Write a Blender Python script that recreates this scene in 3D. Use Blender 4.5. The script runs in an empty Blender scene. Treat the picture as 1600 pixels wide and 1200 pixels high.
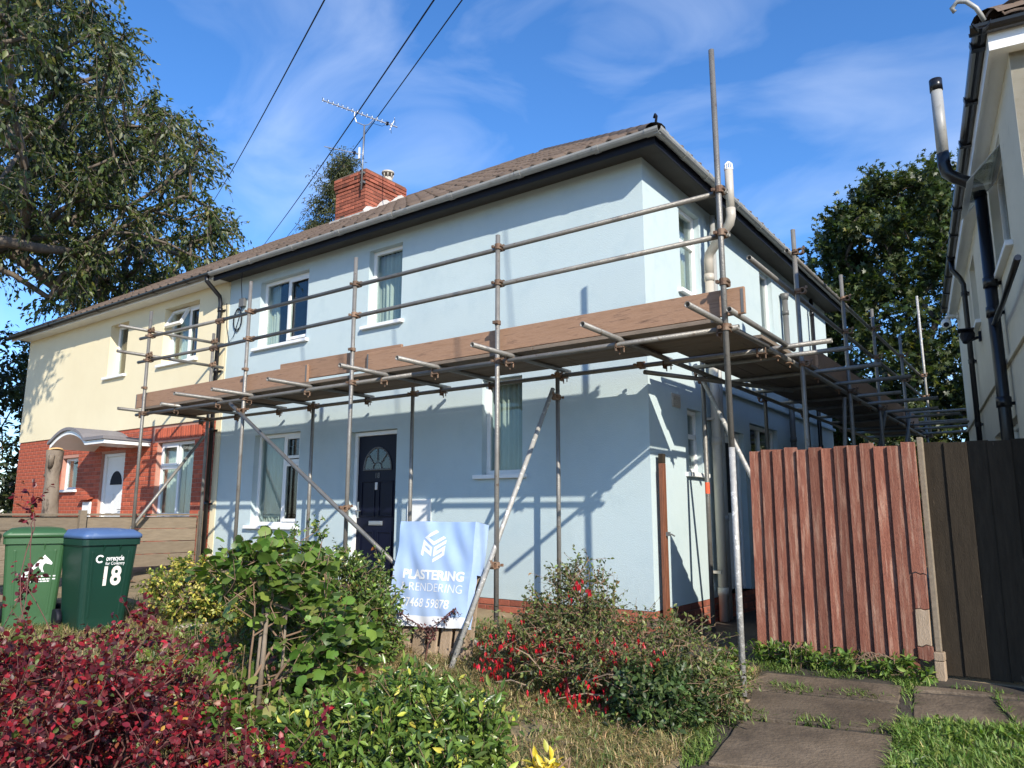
import bpy, math, random
import numpy as np
from mathutils import Vector, Matrix
rnd = random.Random(7); rng = np.random.default_rng(11)
sc = bpy.context.scene
COL = sc.collection
# ------------------------------------------------------------------ camera
CAM = np.array([3.4124, -7.1035, 1.0748]); YAW, PITCH, ROLL, FPX = .6303, .1724, .0019, 1169.55
_f = np.array([-math.sin(YAW)*math.cos(PITCH), math.cos(YAW)*math.cos(PITCH), math.sin(PITCH)])
_r = np.array([math.cos(YAW), math.sin(YAW), 0.]); _u = np.cross(_r, _f)
_r, _u = math.cos(ROLL)*_r+math.sin(ROLL)*_u, -math.sin(ROLL)*_r+math.cos(ROLL)*_u
cd = bpy.data.cameras.new('camera'); cam = bpy.data.objects.new('camera', cd); COL.objects.link(cam)
cd.sensor_width = 36; cd.lens = FPX/1600*36; cd.clip_start = .05; cd.clip_end = 3000
m = Matrix.Identity(4)
for i in range(3):
    m[i][0], m[i][1], m[i][2], m[i][3] = _r[i], _u[i], -_f[i], CAM[i]
cam.matrix_world = m; sc.camera = cam
def ray(px, py): return _f*FPX + _r*(px-800) - _u*(py-600)
def onZ(px, py, z): d = ray(px, py); return CAM+d*((z-CAM[2])/d[2])
def atdist(px, py, dist): d = ray(px, py); return CAM+d/np.linalg.norm(d)*dist
# ------------------------------------------------------------------ light
SUN = Vector((.848*math.cos(math.radians(30.7)), -.53*math.cos(math.radians(30.7)), math.sin(math.radians(30.7)))).normalized()
w = bpy.data.worlds.new('World'); sc.world = w; w.use_nodes = True
nt = w.node_tree; bg = nt.nodes['Background']; L = nt.links.new
sky = nt.nodes.new('ShaderNodeTexSky'); sky.sky_type = 'NISHITA'; sky.sun_disc = False
sky.sun_elevation = math.radians(30.7); sky.sun_rotation = math.radians(122)
sky.air_density = 1.0; sky.dust_density = .25; sky.ozone_density = 4.0
tc = nt.nodes.new('ShaderNodeTexCoord'); mp = nt.nodes.new('ShaderNodeMapping'); mp.inputs['Scale'].default_value = (1.6, 3.2, 5.)
mp.inputs['Rotation'].default_value = (.3, .5, .7)
nz = nt.nodes.new('ShaderNodeTexNoise'); nz.inputs['Scale'].default_value = 1.6; nz.inputs['Detail'].default_value = 6; nz.inputs['Distortion'].default_value = .8
cr = nt.nodes.new('ShaderNodeValToRGB'); cr.color_ramp.elements[0].position = .45; cr.color_ramp.elements[1].position = .85
cr.color_ramp.elements[1].color = (.34, .34, .34, 1)
mx = nt.nodes.new('ShaderNodeMix'); mx.data_type = 'RGBA'
L(tc.outputs['Generated'], mp.inputs[0]); L(mp.outputs[0], nz.inputs[0]); L(nz.outputs[0], cr.inputs[0]); L(cr.outputs[0], mx.inputs[0])
hs = nt.nodes.new('ShaderNodeHueSaturation'); hs.inputs['Saturation'].default_value = 1.14
tn = nt.nodes.new('ShaderNodeMix'); tn.data_type = 'RGBA'; tn.blend_type = 'MULTIPLY'; tn.inputs[0].default_value = 1; tn.inputs[7].default_value = (1.0, 1.06, 1.2, 1); L(sky.outputs[0], tn.inputs[6]); L(tn.outputs[2], hs.inputs['Color']); L(hs.outputs[0], mx.inputs[6]); mx.inputs[7].default_value = (6.2, 6.8, 7.6, 1)
L(mx.outputs[2], bg.inputs[0]); bg.inputs[1].default_value = .148
sl = bpy.data.lights.new('sun', 'SUN'); sl.energy = 5.0; sl.angle = math.radians(.5); sl.color = (1, .93, .80)
so = bpy.data.objects.new('sun', sl); COL.objects.link(so); so.rotation_euler = SUN.to_track_quat('Z', 'Y').to_euler(); so.location = (8, -6, 9)
vs = sc.view_settings; vs.view_transform = 'Standard'; vs.look = 'None'; vs.gamma = 1; vs.use_curve_mapping = False; vs.exposure = .48

# ------------------------------------------------------------------ materials
def newmat(name):
    mt = bpy.data.materials.new(name); mt.use_nodes = True; t = mt.node_tree
    return mt, t, t.nodes['Principled BSDF'], t.links.new
def N(t, k, **kw):
    n = t.nodes.new('ShaderNode'+k)
    for a, b in kw.items():
        if a in n.inputs: n.inputs[a].default_value = b
        else: setattr(n, a, b)
    return n
def C4(c): return (c[0], c[1], c[2], 1)
def M(name, c1, c2=None, scale=4., rough=.7, bump=0., bscale=60., metal=0., stretch=None, rand=0., spec=.5, c3=None, c3lo=.62, c3scale=9., c3hi=None, coat=0.):
    """two-tone noise colour, optional third colour for stains, bump, per-object brightness variation"""
    mt, t, p, l = newmat(name); c2 = c2 or tuple(x*.85 for x in c1)
    tcn = N(t, 'TexCoord'); mpn = N(t, 'Mapping'); l(tcn.outputs['Object'], mpn.inputs[0])
    oi = N(t, 'ObjectInfo'); ad = N(t, 'VectorMath', operation='SCALE'); ad.inputs[0].default_value = (37, 21, 13); l(oi.outputs['Random'], ad.inputs['Scale']); l(ad.outputs[0], mpn.inputs['Location'])
    if stretch: mpn.inputs['Scale'].default_value = stretch
    n1 = N(t, 'TexNoise', Scale=scale, Detail=5., Roughness=.6); l(mpn.outputs[0], n1.inputs[0])
    rp = N(t, 'ValToRGB'); rp.color_ramp.elements[0].position = .3; rp.color_ramp.elements[1].position = .7
    rp.color_ramp.elements[0].color = C4(c1); rp.color_ramp.elements[1].color = C4(c2); l(n1.outputs[0], rp.inputs[0]); out = rp.outputs[0]
    if c3:
        n3 = N(t, 'TexNoise', Scale=c3scale, Detail=6., Roughness=.65); l(mpn.outputs[0], n3.inputs[0])
        r3 = N(t, 'MapRange'); r3.inputs[1].default_value = c3lo; r3.inputs[2].default_value = c3hi or c3lo+.08; l(n3.outputs[0], r3.inputs[0])
        mm = N(t, 'Mix', data_type='RGBA'); l(r3.outputs[0], mm.inputs[0]); l(out, mm.inputs[6]); mm.inputs[7].default_value = C4(c3); out = mm.outputs[2]
    if rand:
        h = N(t, 'HueSaturation'); mr = N(t, 'MapRange'); mr.inputs[3].default_value = 1-rand; mr.inputs[4].default_value = 1+rand
        l(oi.outputs['Random'], mr.inputs[0]); l(mr.outputs[0], h.inputs['Value']); l(out, h.inputs['Color']); out = h.outputs[0]
    l(out, p.inputs['Base Color']); p.inputs['Roughness'].default_value = rough; p.inputs['Metallic'].default_value = metal
    p.inputs['Specular IOR Level'].default_value = spec; p.inputs['Coat Weight'].default_value = coat
    if bump:
        n2 = N(t, 'TexNoise', Scale=bscale, Detail=4.); l(mpn.outputs[0], n2.inputs[0])
        b = N(t, 'Bump', Strength=bump, Distance=.01); l(n2.outputs[0], b.inputs['Height']); l(b.outputs[0], p.inputs['Normal'])
    return mt
def leafmat(name, trans=.3, rough=.45):
    mt, t, p, l = newmat(name)
    a = N(t, 'Attribute', attribute_name='Col'); l(a.outputs[0], p.inputs['Base Color']); p.inputs['Roughness'].default_value = rough
    tr = N(t, 'BsdfTranslucent'); h = N(t, 'HueSaturation', Saturation=1.15, Value=1.5); l(a.outputs[0], h.inputs['Color']); l(h.outputs[0], tr.inputs[0])
    mxs = N(t, 'MixShader'); mxs.inputs[0].default_value = trans; l(p.outputs[0], mxs.inputs[1]); l(tr.outputs[0], mxs.inputs[2])
    l(mxs.outputs[0], t.nodes['Material Output'].inputs[0]); return mt
def glassmat(name, tint=(.85, .9, .9)):
    mt, t, p, l = newmat(name); t.nodes.remove(p)
    g = N(t, 'BsdfGlossy', Roughness=.02); tp = N(t, 'BsdfTransparent', Color=C4(tint)); lw = N(t, 'LayerWeight', Blend=.5); pw = N(t, 'Math', operation='POWER'); l(lw.outputs['Facing'], pw.inputs[0]); pw.inputs[1].default_value = 4.; fr = N(t, 'MapRange'); fr.inputs[3].default_value = .05; fr.inputs[4].default_value = .95; l(pw.outputs[0], fr.inputs[0])
    mxs = N(t, 'MixShader'); l(fr.outputs[0], mxs.inputs[0]); l(tp.outputs[0], mxs.inputs[1]); l(g.outputs[0], mxs.inputs[2])
    l(mxs.outputs[0], t.nodes['Material Output'].inputs[0]); return mt
MT = dict(
 blue=M('blue_render', (.45, .54, .56), (.48, .57, .585), 1.3, .9, .5, 130., c3=(.40, .495, .525), c3lo=.48, c3hi=.8, c3scale=2.6),
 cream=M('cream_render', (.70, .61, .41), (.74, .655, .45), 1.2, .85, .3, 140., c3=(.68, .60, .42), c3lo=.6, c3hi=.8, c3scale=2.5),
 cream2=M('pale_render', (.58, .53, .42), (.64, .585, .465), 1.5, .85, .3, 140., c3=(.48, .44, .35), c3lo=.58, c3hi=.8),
 white=M('white_plastic', (.80, .80, .79), (.76, .76, .74), 3, .35, c3=(.62, .61, .57), c3lo=.62, c3hi=.8),
 curtain=M('curtain_cloth', (.50, .52, .44), (.58, .60, .52), 3, .9),
 dark=M('dark_interior', (.02, .02, .02), (.03, .028, .025), 3, .9),  # near-black: the dimness of unlit rooms is put into the colour
 brick=M('red_brick', (.36, .075, .035), (.44, .10, .05), 9, .8, .4, 90., rand=.22, c3=(.27, .05, .03), c3lo=.6),
 chbrick=M('chimney_brick', (.22, .065, .04), (.32, .095, .055), 9, .9, .6, 60., rand=.35, c3=(.06, .045, .035), c3lo=.6, c3scale=4),
 mortar=M('mortar', (.46, .24, .175), (.40, .20, .15), 12, .95, .3, 120.),
 chmortar=M('dark_mortar', (.20, .13, .10), (.15, .10, .08), 12, .95, .3, 120.),
 tile=M('roof_tile', (.095, .066, .050), (.125, .090, .068), 5, .9, .4, 60., rand=.22, c3=(.24, .22, .15), c3lo=.66, c3scale=14),
 black=M('black_paint', (.006, .007, .013), (.009, .010, .018), 5, .6, spec=.25),
 blackp=M('black_plastic', (.007, .007, .009), (.011, .011, .013), 5, .3),
 soffit=M('dark_soffit', (.045, .042, .036), (.06, .056, .048), 5, .8),  # shade under the eaves is put into this dark tone
 gutter=M('grey_gutter', (.34, .34, .325), (.27, .27, .26), 5, .45, c3=(.17, .165, .14), c3lo=.58, c3hi=.75),
 pipe=M('beige_pipe', (.46, .42, .36), (.42, .385, .33), 4, .45, c3=(.34, .31, .26), c3lo=.6, c3hi=.8),
 dgrey=M('dark_grey_pipe', (.10, .10, .10), (.13, .13, .125), 4, .5),
 tube=M('galvanised_tube', (.17, .16, .148), (.235, .225, .205), 7, .45, .4, 90., metal=.4, rand=.2, c3=(.13, .095, .07), c3lo=.60, c3scale=16),
 splash=M('splashed_tube', (.40, .39, .37), (.30, .29, .27), 14, .6, .5, 60., metal=.25, c3=(.70, .68, .64), c3lo=.56, c3scale=22),
 rust=M('rusty_coupler', (.16, .085, .05), (.24, .17, .12), 20, .7, .5, 80., metal=.4, rand=.35),
 board=M('scaffold_board', (.225, .128, .076), (.31, .185, .117), 4, .8, .5, 40., stretch=(1, 6, 9), rand=.28, c3=(.12, .066, .042), c3lo=.54, c3hi=.7, c3scale=4),
 deck=M('deck_board', (.13, .10, .073), (.19, .145, .11), 5, .9, .5, 40., stretch=(1, 7, 7), rand=.25, c3=(.13, .10, .08), c3lo=.6),  # darkened overall, with the shade under the deck put into the colour
 wood=M('weathered_wood', (.27, .195, .13), (.36, .27, .19), 6, .85, .6, 40., stretch=(6, 6, 1), rand=.15, c3=(.20, .15, .10), c3lo=.62),
 fencew=M('low_fence_wood', (.16, .125, .088), (.22, .175, .125), 6, .85, .6, 40., stretch=(6, 1, 6), rand=.2, c3=(.17, .13, .09), c3lo=.6),
 gatew=M('red_brown_wood', (.150, .047, .029), (.235, .092, .058), 11, .88, 1., 70., stretch=(6, 6, .45), rand=.32, c3=(.38, .235, .17), c3lo=.50, c3hi=.76, c3scale=6),
 blackw=M('black_stained_wood', (.026, .019, .012), (.042, .031, .020), 5, .85, .6, 45., stretch=(7, 7, 1), rand=.25, spec=.25, c3=(.16, .12, .085), c3lo=.68, c3scale=7),
 redpost=M('orange_brown_post', (.21, .075, .035), (.13, .045, .022), 5, .6, .4, 40., stretch=(7, 7, 1)),
 slab=M('path_slab', (.082, .058, .035), (.15, .112, .076), 2.6, .8, 1., 38., rand=.25, c3=(.042, .030, .020), c3lo=.45, c3hi=.66, c3scale=1.7),
 alley=M('dark_damp_paving', (.035, .028, .021), (.06, .048, .036), 3, .8, .8, 40.),
 stone=M('pale_stone', (.52, .45, .41), (.44, .37, .33), 9, .9, .5, 50., rand=.1),
 bark=M('bark', (.085, .065, .048), (.13, .105, .08), 14, .9, .9, 30., stretch=(1, 1, .3)),
 barkp=M('pale_bark', (.15, .115, .085), (.24, .195, .15), 7, .9, 1., 22., stretch=(1, 1, .5), c3=(.06, .045, .035), c3lo=.56, c3scale=6),
 cutwood=M('cut_wood', (.50, .30, .13), (.58, .37, .18), 9, .8),
 twig=M('twig_bark', (.16, .10, .065), (.26, .17, .11), 14, .85),
 twigr=M('dark_red_twig', (.09, .035, .03), (.14, .06, .045), 14, .8),
 navy=M('navy_door', (.004, .005, .016), (.005, .007, .020), 4, .4, spec=.18),
 chrome=M('dull_chrome', (.55, .55, .55), (.5, .5, .5), 5, .3, metal=.9),
 alu=M('aluminium', (.36, .37, .39), (.30, .31, .32), 6, .35, metal=.7),
 binD=M('dark_green_plastic', (.004, .030, .020), (.005, .036, .024), 3, .42, .15, 200., c3=(.02, .05, .035), c3lo=.62, c3hi=.8),
 binL=M('mid_green_plastic', (.030, .088, .034), (.036, .10, .04), 3, .45, .15, 200., c3=(.08, .18, .09), c3lo=.66),
 lid=M('blue_plastic', (.055, .105, .24), (.075, .135, .28), 3, .5, c3=(.16, .22, .34), c3lo=.60, c3hi=.75),
 print=M('white_print', (.82, .82, .82), (.78, .78, .78), 5, .5),
 sticker=M('worn_sticker', (.75, .72, .68), (.66, .60, .55), 16, .5, c3=(.60, .18, .12), c3lo=.62, c3scale=20),
 canopyg=M('grey_felt', (.16, .15, .16), (.20, .19, .20), 8, .8),
 banner=M('banner_vinyl', (.30, .42, .65), (.40, .52, .73), 2.5, .35, c3=(.50, .60, .78), c3lo=.55, c3hi=.8, c3scale=3),
 bannerw=M('banner_white', (.75, .76, .80), (.68, .70, .75), 3, .4),
 terra=M('terracotta', (.34, .14, .08), (.28, .11, .06), 9, .85),
 lead=M('flashing_mortar', (.45, .42, .39), (.34, .32, .30), 9, .9, .5, 40.),
 orange=M('orange_tape', (.75, .10, .03), (.70, .09, .03), 9, .6),
 soil=M('ground_soil', (.17, .125, .075), (.27, .205, .12), 2.2, .95, 1., 30., c3=(.085, .085, .03), c3lo=.5, c3hi=.62, c3scale=1.6),
 leaf=leafmat('leaf', .30), grass=leafmat('grass', .25, .6), flower=leafmat('flower', .3), leafg=leafmat('glossy_leaf', .18, .3),
 glass=glassmat('window_glass'),
)
# ------------------------------------------------------------------ mesh helpers
WL = {}
def setmesh(name, V, F, mat, smooth=False):
    me = bpy.data.meshes.new(name); me.from_pydata([tuple(v) for v in V], [], F)
    if mat: me.materials.append(MT[mat] if isinstance(mat, str) else mat)
    if smooth: me.polygons.foreach_set('use_smooth', [True]*len(me.polygons))
    me.update(); return me
def link(name, me, parent=None, loc=(0, 0, 0)):
    o = bpy.data.objects.new(name, me); COL.objects.link(o); WL[o.name] = Vector(loc)
    if parent: o.parent = parent; o.location = Vector(loc)-WL[parent.name]
    else: o.location = loc
    return o
def tag(o, label=None, cat=None, group=None, kind=None):
    if label: o['label'] = label
    if cat: o['category'] = cat
    if group: o['group'] = group
    if kind: o['kind'] = kind
    return o
def thing(name, loc, label, cat, group=None):
    o = link(name, None, None, loc); o.empty_display_size = .2; return tag(o, label, cat, group)
class MB:
    def __init__(s): s.v = []; s.f = []
    def add(s, V, F):
        b = len(s.v); s.v += [tuple(map(float, q)) for q in V]; s.f += [tuple(i+b for i in f) for f in F]; return s
    def hexa(s, P):
        return s.add(P, [(0, 3, 2, 1), (4, 5, 6, 7), (0, 1, 5, 4), (1, 2, 6, 5), (2, 3, 7, 6), (3, 0, 4, 7)])
    def box(s, x0, x1, y0, y1, z0, z1, mat=None):
        P = [(x0, y0, z0), (x1, y0, z0), (x1, y1, z0), (x0, y1, z0), (x0, y0, z1), (x1, y0, z1), (x1, y1, z1), (x0, y1, z1)]
        if mat is not None: P = [mat@Vector(q) for q in P]
        return s.hexa(P)
    def boxf(s, f, u0, u1, w0, w1, d0, d1):
        return s.hexa([f(u0, w0, d0), f(u1, w0, d0), f(u1, w0, d1), f(u0, w0, d1), f(u0, w1, d0), f(u1, w1, d0), f(u1, w1, d1), f(u0, w1, d1)])
    def path(s, pts, rad, n=8, caps=True):
        pts = [Vector(q) for q in pts]; k = len(pts)
        if not hasattr(rad, '__len__'): rad = [rad]*k
        rings = []; up = None
        for i in range(k):
            t = (pts[min(i+1, k-1)]-pts[max(i-1, 0)]).normalized()
            if up is None: up = Vector((0, 0, 1)) if abs(t.z) < .9 else Vector((1, 0, 0))
            a = up-t*up.dot(t)
            if a.length < 1e-4: a = t.orthogonal()
            a.normalize(); up = a; b = t.cross(a)
            rings.append([pts[i]+(a*math.cos(2*math.pi*j/n)+b*math.sin(2*math.pi*j/n))*rad[i] for j in range(n)])
        V = [q for r in rings for q in r]; F = []
        for i in range(k-1):
            for j in range(n): F.append((i*n+j, i*n+(j+1) % n, (i+1)*n+(j+1) % n, (i+1)*n+j))
        if caps: F.append(tuple(range(n-1, -1, -1))); F.append(tuple((k-1)*n+j for j in range(n)))
        return s.add(V, F)
    def pipe(s, a, b, r, ri, n=14):
        a = Vector(a); b = Vector(b); t = (b-a).normalized(); u = t.orthogonal().normalized(); v = t.cross(u); V = []
        for q, rr in ((a, r), (b, r), (b, ri), (a, ri)):
            V += [q+(u*math.cos(2*math.pi*j/n)+v*math.sin(2*math.pi*j/n))*rr for j in range(n)]
        F = []
        for i in range(4):
            i2 = (i+1) % 4
            for j in range(n): F.append((i*n+j, i*n+(j+1) % n, i2*n+(j+1) % n, i2*n+j))
        return s.add(V, F)
    def prism(s, poly, f, d0, d1):
        n = len(poly); V = [f(a, b, d0) for a, b in poly]+[f(a, b, d1) for a, b in poly]
        return s.add(V, [tuple(range(n))[::-1], tuple(range(n, 2*n))]+[(i, (i+1) % n, n+(i+1) % n, n+i) for i in range(n)])
    def build(s, name, mat, parent=None, smooth=False, bevel=0, org=None):
        A = np.array(s.v)
        if org is None: org = ((A[:, 0].min()+A[:, 0].max())/2, (A[:, 1].min()+A[:, 1].max())/2, A[:, 2].min())
        A = A-np.array(org); me = setmesh(name, A, s.f, mat)
        if smooth:
            me.polygons.foreach_set('use_smooth', [len(p.vertices) == 4 for p in me.polygons])
        o = link(name, me, parent, org)
        if bevel:
            b = o.modifiers.new('bevel', 'BEVEL'); b.width = bevel; b.segments = 2; b.limit_method = 'ANGLE'
        return o
def inst(name, me, parent, loc, rot=(0, 0, 0), scale=(1, 1, 1)):
    o = link(name, me, parent, loc); o.rotation_euler = rot; o.scale = scale; return o
def text_mesh(txt, size, offset=0., extrude=0., align='CENTER', space=1.):
    cu = bpy.data.curves.new('t', 'FONT'); cu.body = txt; cu.size = size; cu.offset = offset; cu.extrude = extrude; cu.align_x = align; cu.space_character = space; cu.resolution_u = 4
    o = bpy.data.objects.new('t', cu); COL.objects.link(o); dg = bpy.context.evaluated_depsgraph_get(); dg.update()
    me = bpy.data.meshes.new_from_object(o.evaluated_get(dg)); bpy.data.objects.remove(o)
    V = [tuple(v.co) for v in me.vertices]; F = [tuple(p.vertices) for p in me.polygons]; return V, F
# ------------------------------------------------------------------ ground
def zg(x, y):
    x = np.asarray(x, float); y = np.asarray(y, float)
    b = np.interp(y, [-60, -6, -4, -1.3, 0, 3, 60], [-.62, -.56, -.5, -.3, -.15, -.15, -.15])
    l = np.interp(x, [-30, -6, 0, 40], [.41, .41, 0, 0])
    return b+l*np.interp(y, [-12, -6, 0], [.4, .9, 1])
def zgf(x, y): return float(zg(x, y))
gx = np.unique(np.concatenate([np.linspace(-400, -20, 16), np.linspace(-20, -8, 30), np.linspace(-8, 5, 150), np.linspace(5, 20, 20), np.linspace(20, 400, 16)]))
gy = np.unique(np.concatenate([np.linspace(-400, -12, 14), np.linspace(-12, -7, 14), np.linspace(-7, 1, 100), np.linspace(1, 20, 24), np.linspace(20, 400, 16)]))
GX, GY = np.meshgrid(gx, gy); GZ = zg(GX, GY)
near = (GX > -8) & (GX < 5) & (GY > -7) & (GY < -.05)
GZ = GZ+np.where(near & (GX < .9), .03*np.sin(GX*3.1+GY*2.3)*np.sin(GY*4.1)+rng.normal(0, .009, GX.shape), 0)-.004
nx, ny = len(gx), len(gy); F = [(j*nx+i, j*nx+i+1, (j+1)*nx+i+1, (j+1)*nx+i) for j in range(ny-1) for i in range(nx-1)]
tag(link('ground', setmesh('ground', np.stack([GX, GY, GZ], -1).reshape(-1, 3), F, 'soil', True)), kind='structure')
# path slabs, traced on the ground
pth = tag(link('path', setmesh('path', [(1.5, -3.6, zgf(1.5, -3.6)+.004), (3.4, -3.6, zgf(3, -3.6)+.004), (3.4, -1.8, zgf(3, -1.8)+.004), (3.3, -.3, zgf(3, -.3)+.004), (3.2, 10, -.146), (.02, 10, -.146), (.02, -.02, zgf(.1, 0)+.004), (1.3, -1.6, zgf(1.3, -1.6)+.004)], [(0, 1, 2, 7), (2, 3, 6, 7), (3, 4, 5, 6)], 'alley')), kind='structure')
def gpt(px, py, dz=0):
    z = -.3
    for _ in range(8): q = onZ(px, py, z); z = zgf(q[0], q[1])+dz
    return onZ(px, py, z)
slabs = [[(1199, 1050), (1407, 1072), (1403, 1097), (1140, 1072)], [(1150, 1076), (1402, 1100), (1398, 1142), (1165, 1119)], [(1158, 1123), (1396, 1150), (1390, 1215), (1105, 1190)],
         [(1102, 1195), (1389, 1220), (1380, 1300), (1030, 1290)], [(1428, 1083), (1545, 1090), (1590, 1139), (1428, 1126)], [(1432, 1072), (1640, 1088), (1640, 1094), (1548, 1086), (1428, 1078)], [(1556, 1094), (1645, 1098), (1645, 1142), (1596, 1138)]]
for pl in slabs:
    P = [gpt(a, b, .028) for a, b in pl]; c = sum(P)/len(P); n = len(P)
    fine = []
    for i in range(n):
        a, b = P[i], P[(i+1) % n]
        for k in range(5):
            q = a+(b-a)*k/5; q = q+(c-q)*rnd.uniform(-.02, .025); fine.append(q)
    tl = rnd.uniform(-.012, .012); n = len(fine)
    top = [(q[0], q[1], q[2]+tl*(q[0]-c[0])) for q in fine]; bot = [(q[0], q[1], q[2]-.06) for q in fine]
    mb = MB().add(top+bot, [tuple(range(n))]+[(i, n+i, n+(i+1) % n, (i+1) % n) for i in range(n)])
    o = mb.build('slab', 'slab', pth, bevel=.006)

# ------------------------------------------------------------------ blue house
PI = math.pi
def wall_grid(mb, f, u0, u1, w0, w1, holes, dep):
    us = sorted({u0, u1, *[h[0] for h in holes], *[h[1] for h in holes]}); ws = sorted({w0, w1, *[h[2] for h in holes], *[h[3] for h in holes]})
    for i in range(len(us)-1):
        for j in range(len(ws)-1):
            a, b, c, d = us[i], us[i+1], ws[j], ws[j+1]
            if any(h[0] <= a and b <= h[1] and h[2] <= c and d <= h[3] for h in holes): continue
            for dd in (0, dep):
                mb.add([f(a, c, dd), f(b, c, dd), f(b, d, dd), f(a, d, dd)], [(0, 1, 2, 3)])
    for a, b, c, d in holes+[(u0, u1, w0, w1)]:
        for q in (((a, c), (a, d)), ((b, c), (b, d)), ((a, c), (b, c)), ((a, d), (b, d))):
            mb.add([f(*q[0], 0), f(*q[1], 0), f(*q[1], dep), f(*q[0], dep)], [(0, 1, 2, 3)])
FR = lambda u, w_, d: (u, d, w_)                 # front wall: u = x, depth = +y
SD = lambda u, w_, d: (-d, u, w_)                # side wall at x = 0: u = y, depth = -x
def window(parent, f, u0, u1, w0, w1, rec=.09, mull=(), trans=None, curtain=None, sill=True, sash=(), fw=.055, open_sash=None, sill_w=.06):
    mb = MB(); d0, d1 = rec, rec+.06
    mb.boxf(f, u0, u0+fw, w0, w1, d0, d1); mb.boxf(f, u1-fw, u1, w0, w1, d0, d1)
    mb.boxf(f, u0+fw, u1-fw, w0, w0+fw, d0, d1); mb.boxf(f, u0+fw, u1-fw, w1-fw, w1, d0, d1)
    for q in mull: mb.boxf(f, q-fw/2, q+fw/2, w0+fw, w1-fw, d0, d1)
    for a, b, z in (trans or []): mb.boxf(f, a+fw/2+.001, b-fw/2-.001, z-fw/2, z+fw/2, d0, d1)
    win = mb.build('window', 'white', parent, bevel=.006)
    for a, b, c, d in sash:
        s_ = MB(); e = .045
        s_.boxf(f, a, a+e, c, d, d0-.018, d0-.001); s_.boxf(f, b-e, b, c, d, d0-.018, d0-.001); s_.boxf(f, a+e, b-e, c, c+e, d0-.018, d0-.001); s_.boxf(f, a+e, b-e, d-e, d, d0-.018, d0-.001)
        s_.build('casement', 'white', win, bevel=.004)
    us = [u0+fw]+sorted(mull)+[u1-fw]
    for i in range(len(us)-1):
        a = us[i]+(fw/2 if i else 0); b = us[i+1]-(fw/2 if i < len(us)-2 else 0)
        MB().boxf(f, a, b, w0+fw, w1-fw, d0+.025, d0+.033).build('pane', 'glass', win)
    if sill: MB().boxf(f, u0-.10, u1+.06, w0-.05, w0, -.06, rec-.001).build('sill', 'white', win, bevel=.006)
    if curtain:
        for a, b in curtain:
            V = []; Fc = []; k = max(8, int((b-a)*75))
            for i in range(k+1):
                u = a+(b-a)*i/k; dd = rec+.15+.028*math.sin(i*1.05+rnd.uniform(-.3, .3))+.012*math.sin(i*.37)
                V += [f(u, w0+.02, dd), f(u, w1-.02, dd*.98)]
            Fc = [(2*i, 2*i+2, 2*i+3, 2*i+1) for i in range(k)]
            MB().add(V, Fc).build('curtain', 'curtain', win, smooth=True)
    return win
ZS = 5.0; XL = -7.76; XR2 = -15.55
bh = thing('house', (-3.9, 4, -.15), 'pale blue rendered semi-detached house wrapped in scaffolding', 'house')
hF = [(-6.85, -5.64, 3.70, 4.80), (-4.31, -3.65, 3.69, 4.80), (-6.77, -5.66, .90, 2.29), (-4.55, -3.66, .12, 2.20), (-2.22, -1.62, 1.54, 2.70)]
hS = [(.97, 1.60, 3.70, 4.80), (3.95, 4.55, 3.80, 4.80), (1.0, 1.42, 1.55, 2.29), (2.05, 2.9, .12, 2.15), (3.15, 4.4, 1.07, 2.33)]
mb = MB(); wall_grid(mb, FR, XL, 0, .12, ZS, hF, .25); mb.build('front_wall', 'blue', bh)
mb = MB(); wall_grid(mb, SD, 0.25, 7.9, .12, ZS, hS, .25); mb.build('side_wall', 'blue', bh)
MB().box(XL, -.25, 7.65, 7.9, -.2, ZS-.003).build('rear_wall', 'blue', bh)
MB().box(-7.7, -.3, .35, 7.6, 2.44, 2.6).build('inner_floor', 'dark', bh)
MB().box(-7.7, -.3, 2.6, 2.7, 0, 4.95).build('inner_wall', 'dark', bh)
MB().boxf(SD, 1.95, 7.95, 2.63, 2.68, -.045, .0).build('drip_ledge', 'blue', bh, bevel=.008)
window(bh, FR, *hF[0], mull=(-6.22,), sash=((-6.20, -5.70, 3.76, 4.74),), curtain=((-6.83, -6.62),))
window(bh, FR, *hF[1], curtain=((-4.3, -3.66),))
window(bh, FR, *hF[2], mull=(-6.12,), trans=((-6.12, -5.66, 1.86),), sash=((-6.09, -5.72, 1.90, 2.24), (-6.09, -5.72, .96, 1.83)), curtain=((-6.75, -6.3),))
window(bh, FR, *hF[4], curtain=((-2.2, -1.64),))
window(bh, SD, *hS[0], rec=.07, trans=((.97, 1.6, 4.38),), curtain=((.98, 1.59),))
window(bh, SD, *hS[1], rec=.07)
window(bh, SD, *hS[2], rec=.07, trans=((1.0, 1.42, 1.98),))
window(bh, SD, *hS[4], rec=.07, mull=(3.75,))
# plinth bricks, their shade put in by using the darker chimney brick
def brick_mesh(name, mat, l=.215, h=.065, t=.05):
    c = .004; V = []; 
    for (x, z) in ((-l/2, 0), (l/2, 0), (l/2, h), (-l/2, h)): V.append((x, t, z))
    for (x, z) in ((-l/2, 0), (l/2, 0), (l/2, h), (-l/2, h)): V.append((x, c, z))
    for (x, z) in ((-l/2+c, c), (l/2-c, c), (l/2-c, h-c), (-l/2+c, h-c)): V.append((x, 0, z))
    F = [(8, 9, 10, 11)]
    for i in range(4): j = (i+1) % 4; F += [(4+i, 4+j, 8+j, 8+i), (i, j, 4+j, 4+i)]
    return setmesh(name, V, F, mat)
BM = brick_mesh('brick', 'brick'); CBM = brick_mesh('brick', 'chbrick')
MB().box(XL, -.01, .012, .24, -.4, .118).build('plinth', 'chmortar', bh); MB().box(-.24, -.012, .012, 7.64, -.4, .118).build('plinth', 'chmortar', bh)
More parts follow.
